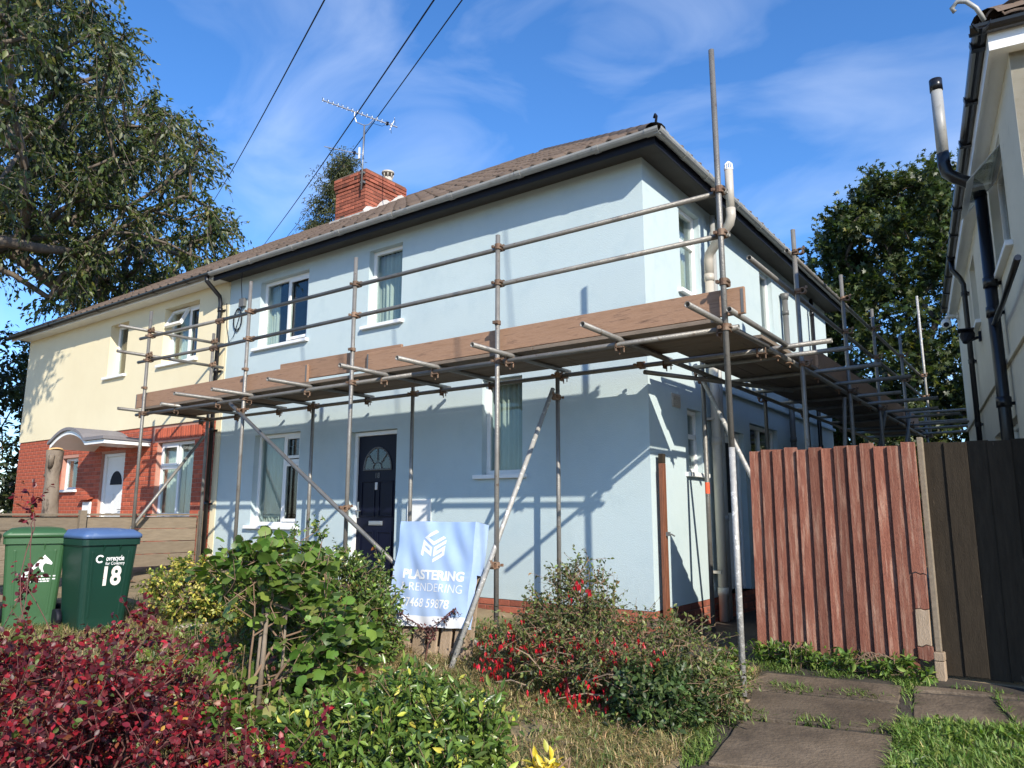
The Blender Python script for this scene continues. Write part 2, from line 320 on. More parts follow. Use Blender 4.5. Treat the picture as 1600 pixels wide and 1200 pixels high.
PL = [o for o in bh.children if o.name.startswith('plinth')]
for c in range(4):
    z = .118-.075*(c+1)+.005; off = .1125*(c % 2)
    for i in range(15): inst('brick', CBM, PL[0], (-.115-off-i*.225, .004, z))
    for i in range(14): inst('brick', CBM, PL[1], (-.004, .125+off+i*.225, z), (0, 0, PI/2))
# front door
dr = MB().box(-4.49, -3.72, .10, .145, .17, 2.14).build('door', 'navy', bh, bevel=.003)
fm = MB(); fm.box(-4.548, -4.49, .07, .15, .125, 2.195); fm.box(-3.72, -3.662, .07, .15, .125, 2.195); fm.box(-4.49, -3.72, .07, .15, 2.14, 2.195); fm.build('frame', 'white', dr, bevel=.006)
MB().box(-4.56, -3.65, -.05, .15, .10, .165).build('threshold', 'stone', dr, bevel=.008)
for (a, b, c, d) in ((-4.41, -4.14, .28, .85), (-4.07, -3.80, .28, .85), (-4.41, -4.14, 1.04, 1.52), (-4.07, -3.80, 1.04, 1.52)):
    p_ = MB()
    for q in ((a, b, c, c+.02), (a, b, d-.02, d), (a, a+.02, c+.02, d-.02), (b-.02, b, c+.02, d-.02)): p_.box(q[0], q[1], .088, .0995, q[2], q[3])
    p_.build('panel_moulding', 'navy', dr, bevel=.004)
fl = MB(); n = 16; cx, cz = -4.105, 1.68
fl.prism([(cx+.25*math.cos(PI*i/n), cz+.28*math.sin(PI*i/n)) for i in range(n+1)], FR, .092, .0995); fan = fl.build('fanlight', 'glass', dr)
rim = MB().path([(cx+.262*math.cos(PI*i/n), .092, cz+.292*math.sin(PI*i/n)) for i in range(n+1)], .012, 6).path([(cx-.27, .092, cz-.008), (cx+.27, .092, cz-.008)], .012, 6)
for a in (.25, .5, .75): rim.path([(cx+.1*math.cos(PI*a), .089, cz+.11*math.sin(PI*a)), (cx+.25*math.cos(PI*a), .089, cz+.28*math.sin(PI*a))], .009, 6)
rim.path([(cx+.085*math.cos(PI*i/8), .09, cz+.09*math.sin(PI*i/8)) for i in range(9)], .008, 6); rim.build('glazing_bars', 'dgrey', fan)
V, F = text_mesh('18', .10, .002, .003); MB().add([(cx+q[0], .096-q[2], 1.56+q[1]) for q in V], F).build('door_number', 'dgrey', dr)
MB().box(cx-.03, cx+.012, .085, .0995, 1.40, 1.50).build('door_plate', 'sticker', dr, bevel=.003)
MB().box(cx-.13, cx+.13, .085, .0995, .925, .985).box(cx-.11, cx+.11, .078, .085, .935, .975).build('letter_plate', 'chrome', dr, bevel=.004)
MB().box(-4.475, -4.44, .088, .0995, 1.02, 1.24).path([(-4.457, .09, 1.12), (-4.457, .05, 1.12), (-4.36, .05, 1.12)], .009, 8).build('handle', 'chrome', dr)
# side door, meter box, vents
sd_ = MB().boxf(SD, 2.11, 2.84, .15, 2.09, .09, .13).build('door', 'white', bh, bevel=.004)
MB().boxf(SD, 2.2, 2.75, 1.1, 2.0, .08, .089).build('pane', 'dark', sd_)
k = MB(); k.boxf(SD, 2.052, 2.11, .125, 2.148, .07, .14); k.boxf(SD, 2.84, 2.898, .125, 2.148, .07, .14); k.boxf(SD, 2.11, 2.84, 2.09, 2.148, .07, .14); k.build('frame', 'white', sd_, bevel=.005)
mbx = MB().box(-3.41, -3.01, -.035, -.002, .66, 1.26).build('meter_box', 'white', bh, bevel=.008)
MB().box(-3.38, -3.04, -.043, -.0355, .69, 1.23).build('meter_door', 'white', mbx, bevel=.004)
vm = MB(); vm.boxf(SD, .58, .80, 2.26, 2.41, -.012, -.001); [vm.boxf(SD, .60, .78, 2.275+.026*i, 2.288+.026*i, -.022, -.0121) for i in range(5)]; vm.build('air_vent', 'pipe', bh)
# soil pipe with bend round the gutter
sp = MB().path([(.10, 1.62, -.14), (.10, 1.62, 4.05)], .055, 16).build('soil_pipe', 'pipe', bh, smooth=True)
e = MB().path([(.10, 1.62, 4.02), (.10, 1.62, 4.22), (.12, 1.60, 4.29), (.17, 1.575, 4.335), (.38, 1.46, 4.50), (.46, 1.42, 4.56), (.49, 1.40, 4.64), (.49, 1.40, 4.74)], .058, 16).build('pipe_bend', 'pipe', sp, smooth=True)
MB().path([(.49, 1.40, 4.73), (.49, 1.40, 5.24)], .050, 16).build('vent_stack', 'pipe', sp, smooth=True)
cg = MB().path([(.49, 1.40, 5.235), (.49, 1.40, 5.25)], .054, 12)
for i in range(12): a = 2*PI*i/12; cg.path([(.49+.05*math.cos(a), 1.40+.05*math.sin(a), 5.25), (.49+.044*math.cos(a), 1.4+.044*math.sin(a), 5.31), (.49+.012*math.cos(a), 1.4+.012*math.sin(a), 5.345)], .006, 5)
cg.build('vent_cage', 'white', sp)
for z in (.15, 1.9, 3.95): MB().path([(.10, 1.62, z), (.10, 1.62, z+.09)], .063, 16).build('collar', 'pipe', sp, smooth=True)
for z in (.4, 2.2, 3.4): MB().box(0.001, .11, 1.545, 1.695, z, z+.03).build('pipe_bracket', 'pipe', sp)
for (yy, m_, r_) in ((4.95, 'dgrey', .045), (1.86, 'gutter', .034), (6.6, 'blackp', .036)):
    top = 4.55 if m_ == 'dgrey' else 4.9
    dp = MB().path([(.08, yy, -.14), (.08, yy, top)], r_, 12).build('downpipe', m_, bh, smooth=True)
    for z in (1.0, 2.2, 3.4, top-.3): MB().path([(.08, yy, z), (.08, yy, z+.07)], r_+.008, 12).build('collar', m_, dp, smooth=True)
    if m_ == 'dgrey': MB().path([(.08, yy, 4.5), (.08, yy, 4.6)], [.05, .075], 12).build('hopper', m_, dp, smooth=True)

# ------------------------------------------------------------------ roof (hipped pair)
OV = .30; ZE = 5.06; TP = math.tan(math.radians(33)); RY = 3.95; RUN = RY+OV
ZR = ZE+TP*RUN; XA, XB = XR2-OV, OV
def roofz(y): return ZE+TP*(y+OV)
def roof_body(parent, x0, x1, hipL, hipR, name='roof'):
    V = [(x0, -OV, ZE-.03), (x1, -OV, ZE-.03), (x1, 2*RY+OV, ZE-.03), (x0, 2*RY+OV, ZE-.03), (x0+(RUN if hipL else 0), RY, ZR-.03), (x1-(RUN if hipR else 0), RY, ZR-.03)]
    F = [(0, 1, 5, 4), (2, 3, 4, 5), (1, 2, 5), (3, 0, 4)]; return MB().add(V, F).build(name, 'tile', parent)
rf = roof_body(bh, XL, XB, False, True)
TW, TG = .25, .30
V = []; F = []; k = 13
for j, (yy, zz) in enumerate(((0, .012), (TG+.07, -.004))):
    for i in range(k):
        u = i/(k-1); prof = .058*max(0., math.sin(2*PI*u))**.8+.008*max(0., -math.sin(2*PI*u))
        V.append((-TW/2+TW*u, yy, zz+prof+.012))
for i in range(k): V.append((V[i][0], 0, V[i][2]-.02))
F = [(i, i+1, k+i+1, k+i) for i in range(k-1)]+[(2*k+i, 2*k+i+1, i+1, i) for i in range(k-1)]
TME = setmesh('roof_tile', V, F, 'tile', True); TV = np.array(V); TF = F
sl_ = TG*math.cos(math.radians(33)); sz = TG*math.sin(math.radians(33))
def tile_slope(parent, u0, u1, flo, fhi, rows, mapf, rotz, nobj):
    """rows of tiles; first nobj rows become parts of their own, the rest one stuff mesh"""
    S = MB(); a = math.radians(33); R3 = Matrix.Rotation(rotz, 4, 'Z')@Matrix.Rotation(a, 4, 'X'); R3n = np.array(R3)[:3, :3]
    for r_ in range(rows):
        lo = flo(r_); hi = fhi(r_); n = int((u1-u0)/TW)+1
        for i in range(n):
            u = u0+TW*(i+.5)
            if u-TW/2 < lo-.02 or u+TW/2 > hi+.02: continue
            P = np.array(mapf(u, -OV-.05+r_*sl_, ZE-.012+r_*sz-.02))+np.array([rnd.uniform(-.006, .006), rnd.uniform(-.006, .006), rnd.uniform(-.003, .006)])
            if r_ < nobj:
                o = inst('roof_tile', TME, parent, tuple(P)); o.rotation_euler = (R3@Matrix.Rotation(rnd.uniform(-.015, .015), 4, 'Z')).to_euler()
            else: S.add(TV@R3n.T+P, TF)
    if S.v: tag(S.build('roof_tiles', 'tile', parent, smooth=True), kind='stuff')
tile_slope(rf, XL, XB+.02, lambda r: -99, lambda r: XB-.04-r*sl_, 16, lambda u, y, z: (u, y, z), 0, 4)
tile_slope(rf, -OV-.02, 2*RY+OV, lambda r: -OV+.04+r*sl_, lambda r: 2*RY+OV-r*sl_, 16, lambda u, y, z: (-y, u, z), PI/2, 3)
hd = Vector((-RUN, RUN, ZR-ZE)); hl = hd.length; hd.normalize(); k = 7; V = []
for j in range(2):
    for i in range(k): a = PI*i/(k-1); V.append((.11*math.cos(a)*(1+.06*(1-j)), j*.40, .075*math.sin(a)*(1+.1*(1-j))))
HME = setmesh('hip_tile', V, [(i, i+1, k+i+1, k+i) for i in range(k-1)], 'tile', True)
hq = hd.to_track_quat('Y', 'Z').to_euler()
for i in range(int(hl/.36)):
    q = Vector((XB+.03, -OV-.03, ZE-.005))+hd*(.36*i); inst('hip_tile', HME, rf, q, hq)
for i in range(int((XB-RUN-XL)/.36)): inst('ridge_tile', HME, rf, (XL+.36*i, RY, ZR-.01), (0, 0, -PI/2))
MB().path([(.27, -.27, 5.10), (.34, -.34, 5.13), (.36, -.36, 5.19), (.335, -.335, 5.23), (.31, -.31, 5.21)], .014, 6).build('hip_iron', 'black', rf)
def eaves(parent, x0, x1, right, left, gm, sm, fm_):
    """soffit, fascia and half-round gutter along the front (and right return)"""
    s = MB().box(x0, x1+(OV if right else 0)-(0), -OV+.02, -.002, ZS-.02, ZS+.0); 
    if right: s.box(.002, OV-.02, 0, 7.95, ZS-.02, ZS+.0)
    s.build('soffit', sm, parent)
    fz0, fz1 = (ZS-.075 if right else ZS-.035), ZS+.06
    f_ = MB().box(x0-(OV if left else 0), x1+(OV if right else 0), -OV, -OV+.018, fz0, fz1)
    if right: f_.box(OV-.018, OV, -OV+.02, 8.2, fz0, fz1)
    f_.build('fascia', fm_, parent)
    prof = [(math.cos(PI*(1+i/8))*.056, math.sin(PI*(1+i/8))*.056) for i in range(9)]
    prof = prof+[(q[0]*.92, q[1]*.92) for q in prof[::-1]]
    gz = ZE-.01; gy_ = -OV-.06; xa = x0-(OV if left else 0); xb = x1+(OV+.06 if right else 0)
    V = []; n = len(prof); g = MB()
    g.prism(prof, lambda a, b, d: (d, gy_+a, gz+b), xa, xb)
    go = g.build('gutter', gm, parent, smooth=False)
    if right:
        MB().prism(prof, lambda a, b, d: (OV+.06+a, d, gz+b), -OV-.06, 8.3).build('gutter', gm, parent)
        MB().prism([(q[0]*1.15, q[1]*1.15) for q in prof], lambda a, b, d: (d, gy_+a, gz+b), OV-.06, OV+.09).prism([(q[0]*1.15, q[1]*1.15) for q in prof], lambda a, b, d: (OV+.06+a, d, gz+b), -OV-.09, -OV+.10).build('gutter_corner', gm, go)
        for yy in (.3, .95, 2., 2.9, 4, 5.5, 7): MB().prism([(q[0]*1.14, q[1]*1.14) for q in prof], lambda a, b, d: (OV+.06+a, d, gz+b), yy, yy+.09).build('gutter_bracket', gm, go)
    x = xb-.75
    while x > xa+.2:
        MB().prism([(q[0]*1.14, q[1]*1.14) for q in prof], lambda a, b, d: (d, gy_+a, gz+b), x, x+.07).build('gutter_bracket', gm, go); x -= 1.05
    return go
eaves(bh, XL, 0, True, False, 'gutter', 'soffit', 'black')
# chimney
cx0, cx1, cy0, cy1, ct = -8.22, -7.32, 2.60, 3.70, 7.93
zb = roofz(cy0)-.1
ch = MB().box(cx0+.01, cx1-.01, cy0+.01, cy1-.01, zb, ct).build('chimney', 'chmortar', rf)
nc = int((ct-zb)/.075)+1
for c in range(nc):
    z = ct-.075*(c+1)+.005; pr = .035 if c in (0, 1, 2) else (.015 if c == 3 else 0); off = .1125*(c % 2)
    n = 5; l = (cx1-cx0+2*pr)/4
    for i in range(n):
        a = max(cx0-pr, cx0-pr+l*i-(l/2 if c % 2 else 0)); b = min(cx1+pr, cx0-pr+l*(i+1)-(l/2 if c % 2 else 0))
        if b-a > .03: inst('brick', CBM, ch, ((a+b)/2, cy0-pr, z), scale=((b-a-.01)/.215, 1+pr*30, 1))
    l = (cy1-cy0+2*pr)/5
    for i in range(6):
        a = max(cy0-pr, cy0-pr+l*i-(0 if c % 2 else l/2)); b = min(cy1+pr, cy0-pr+l*(i+1)-(0 if c % 2 else l/2))
        if b-a > .03: inst('brick', CBM, ch, (cx1+pr, (a+b)/2, z), (0, 0, PI/2), ((b-a-.01)/.215, 1+pr*30, 1))
MB().box(cx0-.02, cx1+.02, cy0-.02, cy1+.02, ct, ct+.03).build('chimney_capping', 'chmortar', ch, bevel=.01)
zf = roofz
mbf = MB(); 
V = []
for i in range(13):
    t = i/12; y = cy0-.06+(cy1-cy0)*t; V += [(cx1+.004, y, zf(y)+.02), (cx1+.006, y, zf(y)+.15+.05*math.sin(i*1.3)+.03*math.sin(i*3.1)), (cx1+.10, y, zf(y)+.035)]
mbf.add(V, [(3*i, 3*i+1, 3*i+4, 3*i+3) for i in range(12)]+[(3*i+1, 3*i+2, 3*i+5, 3*i+4) for i in range(12)])
mbf.box(cx0-.05, cx1+.05, cy0-.10, cy0-.004, zf(cy0)-.05, zf(cy0)+.06); mbf.build('flashing', 'lead', ch)
MB().path([(-7.62, 2.85, ct+.03), (-7.62, 2.85, ct+.09), (-7.62, 2.85, ct+.10), (-7.62, 2.85, ct+.15)], [.11, .11, .125, .125], 16).build('chimney_pot', 'black', ch, smooth=True)
pt = MB().path([(-7.55, 3.42, ct+.03), (-7.55, 3.42, ct+.20)], .10, 14)
for i in range(8): a = 2*PI*i/8; pt.path([(-7.55+.1*math.cos(a), 3.42+.1*math.sin(a), ct+.19), (-7.55+.115*math.cos(a), 3.42+.115*math.sin(a), ct+.30)], .012, 5)
pt.path([(-7.55, 3.42, ct+.29), (-7.55, 3.42, ct+.33)], .135, 14); pt.build('chimney_pot', 'pipe', ch, smooth=True)
MB().path([(-8.05, 2.9, ct+.03), (-8.05, 2.9, ct+.12), (-8.05, 2.9, ct+.17)], [.09, .10, .02], 12).build('chimney_pot', 'white', ch, smooth=True)

# ------------------------------------------------------------------ cream house (left half of the pair)
chs = thing('house', (-11.6, 4, 0), 'cream rendered house with red brick ground floor, left of the blue house', 'house')
ZM = 2.64
hC = [(-11.75, -11.05, 3.74, 4.80), (-9.74, -8.60, 3.76, 4.82)]
hB = [(-11.68, -10.78, .25, 2.22), (-9.66, -8.47, 1.03, 2.33), (-13.35, -12.65, 1.55, 2.2)]
mb = MB(); wall_grid(mb, lambda u, w_, d: (u, d-.015, w_), XR2, XL-.001, ZM, ZS, hC, .26); mb.build('upper_wall', 'cream', chs)
bw = MB(); wall_grid(bw, lambda u, w_, d: (u, d+.012, w_), XR2, XL-.001, -.1, ZM-.001, hB, .24); bw = bw.build('brick_wall', 'mortar', chs)
MB().box(XR2, XR2+.25, .26, 7.65, -.1, ZS-.003).build('side_wall', 'cream', chs); MB().box(XR2, XL-.002, 7.65, 7.9, -.1, ZS-.003).build('rear_wall', 'cream', chs)
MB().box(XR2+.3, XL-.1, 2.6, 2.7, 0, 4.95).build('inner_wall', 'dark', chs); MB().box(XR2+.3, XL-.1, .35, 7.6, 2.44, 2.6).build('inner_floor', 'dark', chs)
MB().box(XL-.09, XL+.06, -.012, -.001, .1, ZS-.03).build('party_strip', 'cream', chs)
bricks = []
for c in range(35):
    z = ZM-.003-.075*(c+1)+.005; off = .1125*(c % 2)
    if z < 0: break
    x = XL-.002-off
    segs = [(XR2, XL-.002)]
    for h in hB:
        if z+.065 > h[2] and z < h[3]:
            ns = []
            for a, b in segs:
                if h[1] <= a or h[0] >= b: ns.append((a, b))
                else:
                    if h[0] > a: ns.append((a, h[0]))
                    if h[1] < b: ns.append((h[1], b))
            segs = ns
    sold = 2.36 < z+.03 < 2.60
    if sold:
        ns = []
        for a, b in segs:
            if a < -8.3 < b: ns += [(a, -9.85), (-8.28, b)]
            else: ns.append((a, b))
        segs = ns
    for a, b in segs:
        i0 = math.floor((a-XL+off)/.225)-1
        for i in range(i0, i0+60):
            p0 = max(a, XL-off+i*.225); p1 = min(b, XL-off+(i+1)*.225)
            if p1-p0 > .03: bricks.append(((p0+p1)/2, z, p1-p0-.01))
for i in range(21): inst('soldier_brick', BM, bw, (-9.81+.075*i+.037-.0, .004, 2.475), (0, PI/2, 0), (1.0, 1, 1))
bricks.sort(key=lambda q: (q[1] < .95, -q[0]))
for x, z, l in bricks[:290]: inst('brick', BM, bw, (x, .004, z), scale=(l/.215, 1, 1))
S = MB(); BV = np.array([v.co for v in BM.vertices]); BF = [tuple(p.vertices) for p in BM.polygons]
for x, z, l in bricks[290:]: S.add(BV*np.array([l/.215, 1, 1])+np.array([x, .004, z]), BF)
tag(S.build('brickwork', 'brick', bw), kind='stuff')
FC = lambda u, w_, d: (u, d-.015, w_); FB = lambda u, w_, d: (u, d+.004, w_)
window(chs, FC, *hC[0], rec=.16)
window(chs, FC, *hC[1], rec=.16, mull=(-9.14,), trans=((-9.74, -9.14, 4.42),), sash=((-9.11, -8.66, 3.82, 4.76),), curtain=((-9.72, -9.3),))
window(chs, FB, *hB[1], mull=(-9.06,), trans=((-9.66, -9.06, 1.88),), sash=((-9.60, -9.09, 1.91, 2.28),), curtain=((-9.64, -9.08), (-9.04, -8.5)))
window(chs, FB, *hB[2])
# open top-hung vent
a, b, c, d = -9.69, -9.16, 4.43, 4.78
vt = MB(); R4 = Matrix.Translation(Vector((0, .13, 4.78)))@Matrix.Rotation(-.45, 4, 'X')
for q in ((a, a+.05, c, d), (b-.05, b, c, d), (a+.05, b-.05, c, c+.05), (a+.05, b-.05, d-.05, d)): vt.box(q[0], q[1], -.025, .025, q[2]-4.78, q[3]-4.78, R4)
vo = vt.build('open_vent', 'white', chs); MB().box(a+.05, b-.05, -.004, .004, c+.05-4.78, d-.05-4.78, R4).build('pane', 'glass', vo)
d2 = MB().box(-11.60, -10.84, .10, .145, .30, 2.16).build('door', 'white', chs, bevel=.004)
k = MB(); k.box(-11.678, -11.60, .06, .15, .25, 2.218); k.box(-10.84, -10.782, .06, .15, .25, 2.218); k.box(-11.60, -10.84, .06, .15, 2.16, 2.218); k.build('frame', 'white', d2, bevel=.006)
for q in ((-11.52, -11.28), (-11.16, -10.92)):
    MB().box(q[0], q[1], .088, .0995, .42, .95).box(q[0], q[1], .088, .0995, 1.08, 1.45).build('door_panel', 'white', d2, bevel=.006)
MB().prism([(-11.22+.22*math.cos(PI*i/10), 1.62+.26*math.sin(PI*i/10)) for i in range(11)], FR, .090, .0995).build('fanlight', 'black', d2)
MB().path([(-10.89, .09, 1.15), (-10.89, .05, 1.15), (-10.98, .05, 1.15)], .01, 6).box(-10.91, -10.87, .085, .0995, 1.05, 1.28).build('handle', 'chrome', d2)
# arched door canopy
cp = MB(); n = 18; prof = []; x0, x1 = -12.0, -9.9
for i in range(n+1):
    t = i/n; x = x0+(x1-x0)*t; z = 2.33+.23*max(0, math.sin(PI*min(1, max(0, (t*1.5-.02)))))**.85 if t < .66 else 2.33
    prof.append((x, z+.02))
cp = MB().prism(prof+[(q[0], q[1]-.07) for q in prof[::-1]], FR, -.82, .003); co = cp.build('door_canopy', 'white', chs)
prof2 = [(q[0]+(-.03 if i == 0 else .03 if i == n else 0), q[1]+.003) for i, q in enumerate(prof)]
MB().prism(prof2+[(q[0], q[1]+.055) for q in prof2[::-1]], FR, -.86, .002).build('canopy_roof', 'canopyg', co)
mb = MB().box(-12.22, -11.9, -.03, .003, .9, 1.30).build('meter_box', 'white', chs, bevel=.008)
MB().hexa([(-12.30, -.12, 1.335), (-11.84, -.12, 1.335), (-11.84, .003, 1.37), (-12.30, .003, 1.37), (-12.30, -.12, 1.36), (-11.84, -.12, 1.36), (-11.84, .003, 1.40), (-12.30, .003, 1.40)]).build('meter_hood', 'brick', mb)
rf2 = roof_body(chs, XA, XL-.001, True, False)
tile_slope(rf2, XA, XL-.001, lambda r: XA-.05+r*sl_, lambda r: 99, 16, lambda u, y, z: (u, y, z), 0, 3)
eaves(chs, XR2, XL-.002, False, True, 'blackp', 'white', 'white')
dp = MB().path([(XL-.10, -OV-.06, 5.0), (XL-.10, -OV-.06, 4.93), (XL-.10, -.10, 4.72), (XL-.10, -.075, 4.6), (XL-.10, -.075, .15)], .036, 12).build('downpipe', 'blackp', chs, smooth=True)
for z in (1.2, 2.4, 3.4, 4.45): MB().path([(XL-.10, -.075, z), (XL-.10, -.075, z+.07)], .044, 12).box(XL-.18, XL-.02, -.03, -.016, z+.02, z+.05).build('collar', 'blackp', dp, smooth=True)
jb = tag(MB().box(-7.36, -7.22, -.06, -.002, 4.46, 4.60).build('junction_box', 'dgrey', None, bevel=.006), 'small dark cable junction box under the eaves of the blue wall', 'junction box')
cc = MB()
for k in range(3): cc.path([(-7.42+(.10+.012*k)*math.cos(t*.35)+.01*k, -.02-.006*k, 4.26+(.2-.015*k)*math.sin(t*.35)) for t in range(20)], .006, 5)
cc.path([(-7.3, -.03, 4.46), (-7.36, -.03, 4.3), (-7.5, -.02, 4.0), (-7.62, -.02, 3.9), (-7.72, -.02, 4.2), (-7.75, -.03, 4.6)], .006, 5)
cc.path([(-7.3, -.04, 4.58), (-7.1, -.2, 4.78), (-6.95, -OV, 4.95)], .006, 5)
tag(cc.build('cable_coil', 'black'), 'coil of slack black cable hanging below the junction box on the blue wall', 'cable')
# ------------------------------------------------------------------ scaffold (everything clamped together: one thing)
sf = thing('scaffold', (-3, -1.3, -.3), 'grey steel tube scaffold with timber deck wrapped around the blue house', 'scaffold')
TR = .0242
def tube(name, a, b, mat='tube'): return MB().pipe(a, b, TR, .0195).build(name, mat, sf, smooth=True)
cm = MB().pipe((0, 0, -.028), (0, 0, .028), .036, .0245, 12).pipe((-.028, -.052, 0), (.028, -.052, 0), .036, .0245, 12).box(-.022, .022, -.034, -.020, -.024, .024)
cm.path([(.03, .035, 0), (.055, -.02, 0)], .008, 6).path([(-.04, .02, 0), (-.04, -.035, .0)], .008, 6).box(.03, .055, .025, .045, -.013, .013).box(-.012, .012, -.10, -.078, .02, .05)
CPM = setmesh('coupler', cm.v, cm.f, 'rust', False)
def coupler(p, rz=0, rx=0): return inst('coupler', CPM, sf, p, (rx, 0, rz))
YO, YI, XO, XI = -1.30, -.30, 1.33, .30
ZL = 2.576; ZT, ZMD = 3.765, 3.385
fx = [(-7.75, 4.17), (-5.19, 4.18), (-3.12, 4.09), (-1.0, 3.89)]
def base_plate(x, y, z): MB().box(x-.075, x+.075, y-.075, y+.075, z, z+.008).build('base_plate', 'rust', sf)
for x, zt in fx:
    z0 = zgf(x, YO); tube('standard', (x, YO, z0), (x+rnd.uniform(-.02, .02), YO, zt)); base_plate(x, YO, z0)
z0 = zgf(XO, YO); tube('standard', (XO, YO, 1.6), (XO-.012, YO, 5.06)); tube('standard', (XO, YO, z0), (XO, YO, 1.6), 'splash'); base_plate(XO, YO, z0)
for x, zt in ((-7.63, 4.0), (-5.02, 2.64), (-3.1, 2.66), (-.935, 2.62)):
    z0 = zgf(x, YI); tube('standard', (x, YI, z0), (x, YI, zt)); base_plate(x, YI, z0)
for y, zt in ((.94, 4.13), (3.13, 4.20), (5.1, 4.18), (7.55, 4.25), (9.9, 3.1)):
    tube('standard', (XO, y, -.15), (XO-.01, y, zt)); base_plate(XO, y, -.15)
tube('standard', (XO+.05, 9.95, 2.6), (XO+.03, 9.95, 5.55), 'splash')
for y in (.76, 2.93, 5.0, 7.5):
    z0 = zgf(XI, y); tube('standard', (XI, y, z0), (XI, y, 2.75)); base_plate(XI, y, z0)
MB().pipe((XI, .76, 1.30), (XI, .76, 1.42), .0252, .0243).build('orange_tape', 'orange', sf)
# ledgers and guard rails, front
yl = YO+.052
tube('ledger', (-8.05, yl, ZL), (-2.2, yl, ZL)); tube('ledger', (-2.2, yl, ZL), (1.42, yl, ZL))
tube('ledger', (-8.1, YI+.05, ZL), (-2.0, YI+.05, ZL)); tube('ledger', (-2.0, YI+.05, ZL), (1.30, YI+.05, ZL))
for z, br in ((ZT, -5.95), (ZMD, -6.05)):
    tube('guard_rail', (-8.13, yl, z+.03), (br, yl, z)); tube('guard_rail', (br, yl, z), (1.38, yl, z-.005))
    MB().pipe((br-.09, yl, z), (br+.09, yl, z), .031, .0245).box(br-.07, br-.03, yl-.03, yl+.02, z-.05, z-.025).box(br+.03, br+.07, yl-.03, yl+.02, z-.05, z-.025).build('sleeve_coupler', 'rust', sf)
for x, zt in fx+[(XO, 5)]:
    for z in (ZL, ZT, ZMD): coupler((x, YO, z+(.02 if x < -7 and z > 3 else 0)), PI)
    if x < 1: MB().pipe((x, YO, 2.945), (x, YO, 2.985), .032, .0246).box(x-.03, x+.03, YO-.05, YO-.03, 2.95, 2.98).build('coupler', 'rust', sf)
coupler((XO, YO, 2.96), PI)
for x in (-7.63, -5.02, -3.1, -.935): coupler((x, YI, ZL), PI)
# end rails on the left
for z in (3.86, 3.47):
    tube('end_rail', (-7.80, -1.75, z), (-7.68, -.06, z)); coupler((-7.75, YO, z), PI/2); coupler((-7.63, YI, z), PI/2)
# transoms, front
ZTR = ZL+.0486
for x, ye in ((-.88, -1.85), (.34, -1.91), (-1.87, -1.83), (-2.63, -1.91), (-3.96, -1.84), (-5.14, -1.81), (-5.85, -1.90), (-7.88, -1.62), (1.28, -1.96), (-6.9, -1.5)):
    tube('transom', (x, ye, ZTR), (x+rnd.uniform(-.03, .03), YI+rnd.uniform(.1, .2), ZTR+rnd.uniform(-.004, .004)))
    for yy, zz in ((yl, ZL), (YI+.05, ZL)):
        MB().box(x-.045, x+.045, yy-.03, yy+.03, zz-.034, zz-.025).box(x-.04, x-.026, yy-.03, yy+.03, zz-.06, zz+.03).path([(x+.035, yy, zz-.075), (x+.035, yy, zz+.03)], .007, 6).path([(x-.02, yy+.02, zz-.085), (x-.02, yy+.02, zz-.03)], .007, 6).build('putlog_clip', 'rust', sf)
# deck boards, front
ZD = ZTR+.0247
for r_ in range(4):
    y0 = -1.236+r_*.229; x = -7.95-rnd.uniform(-.05, .12)
    cuts = [x, -4.1+rnd.uniform(-.2, .2), -.3+rnd.uniform(-.4, .2), 1.26]
    for i in range(3): MB().box(cuts[i]+.004, cuts[i+1]-.004, y0, y0+.222, ZD, ZD+.036).build('deck_board', 'deck', sf, bevel=.003)
MB().box(-4.9, -2.9, -.62, -.41, ZD+.038, ZD+.072).build('deck_board', 'deck', sf, bevel=.003)
# toe boards, front
def toe(x0, x1, z0, z1, y=-1.232, tilt=0):
    o = MB().box(x0, x1, y, y+.036, z0, z1).build('toe_board', 'board', sf, bevel=.004); o.rotation_euler.y = tilt; return o
toe(-8.14, -4.02, ZD+.037, ZD+.26); toe(-4.62, -2.45, ZD+.085, ZD+.325, -1.19, .008); toe(-2.96, 1.47, ZD+.042, ZD+.268)
[MB().box(x_, x_+.022, -1.2355, -1.2325, ZD+.05, ZD+.25).build('board_band', 'dgrey', sf) for x_ in (-8.13, -4.05, -2.95, 1.44)]
# side run
ys0, ys1 = -.2, 10.4
xl = XO-.052
tube('ledger', (XO+.06, -1.38, 2.70), (XO+.05, .45, 2.70)); tube('ledger', (xl, -.25, 2.64), (xl, 5.1, 2.62)); tube('ledger', (xl, 5.1, 2.62), (xl, 10.3, 2.62))
tube('ledger', (XI+.05, -1.1, 2.60), (XI+.05, 4.4, 2.60)); tube('ledger', (XI+.05, 4.4, 2.60), (XI+.05, 10.3, 2.60))
tube('guard_rail', (xl, -.46, 3.42), (xl, 4.4, 3.44)); tube('guard_rail', (xl, 4.4, 3.44), (xl, 10.3, 3.46))
tube('guard_rail', (xl, .80, 3.86), (xl, 5.5, 3.88)); tube('guard_rail', (xl, 5.5, 3.88), (xl, 10.3, 3.9))
for y in (.94, 3.13, 5.1, 7.55, 9.9):
    for z in (2.64, 3.43, 3.87): coupler((XO, y, z), PI/2)
for y in (.76, 2.93, 5.0, 7.5): coupler((XI, y, 2.60), -PI/2)
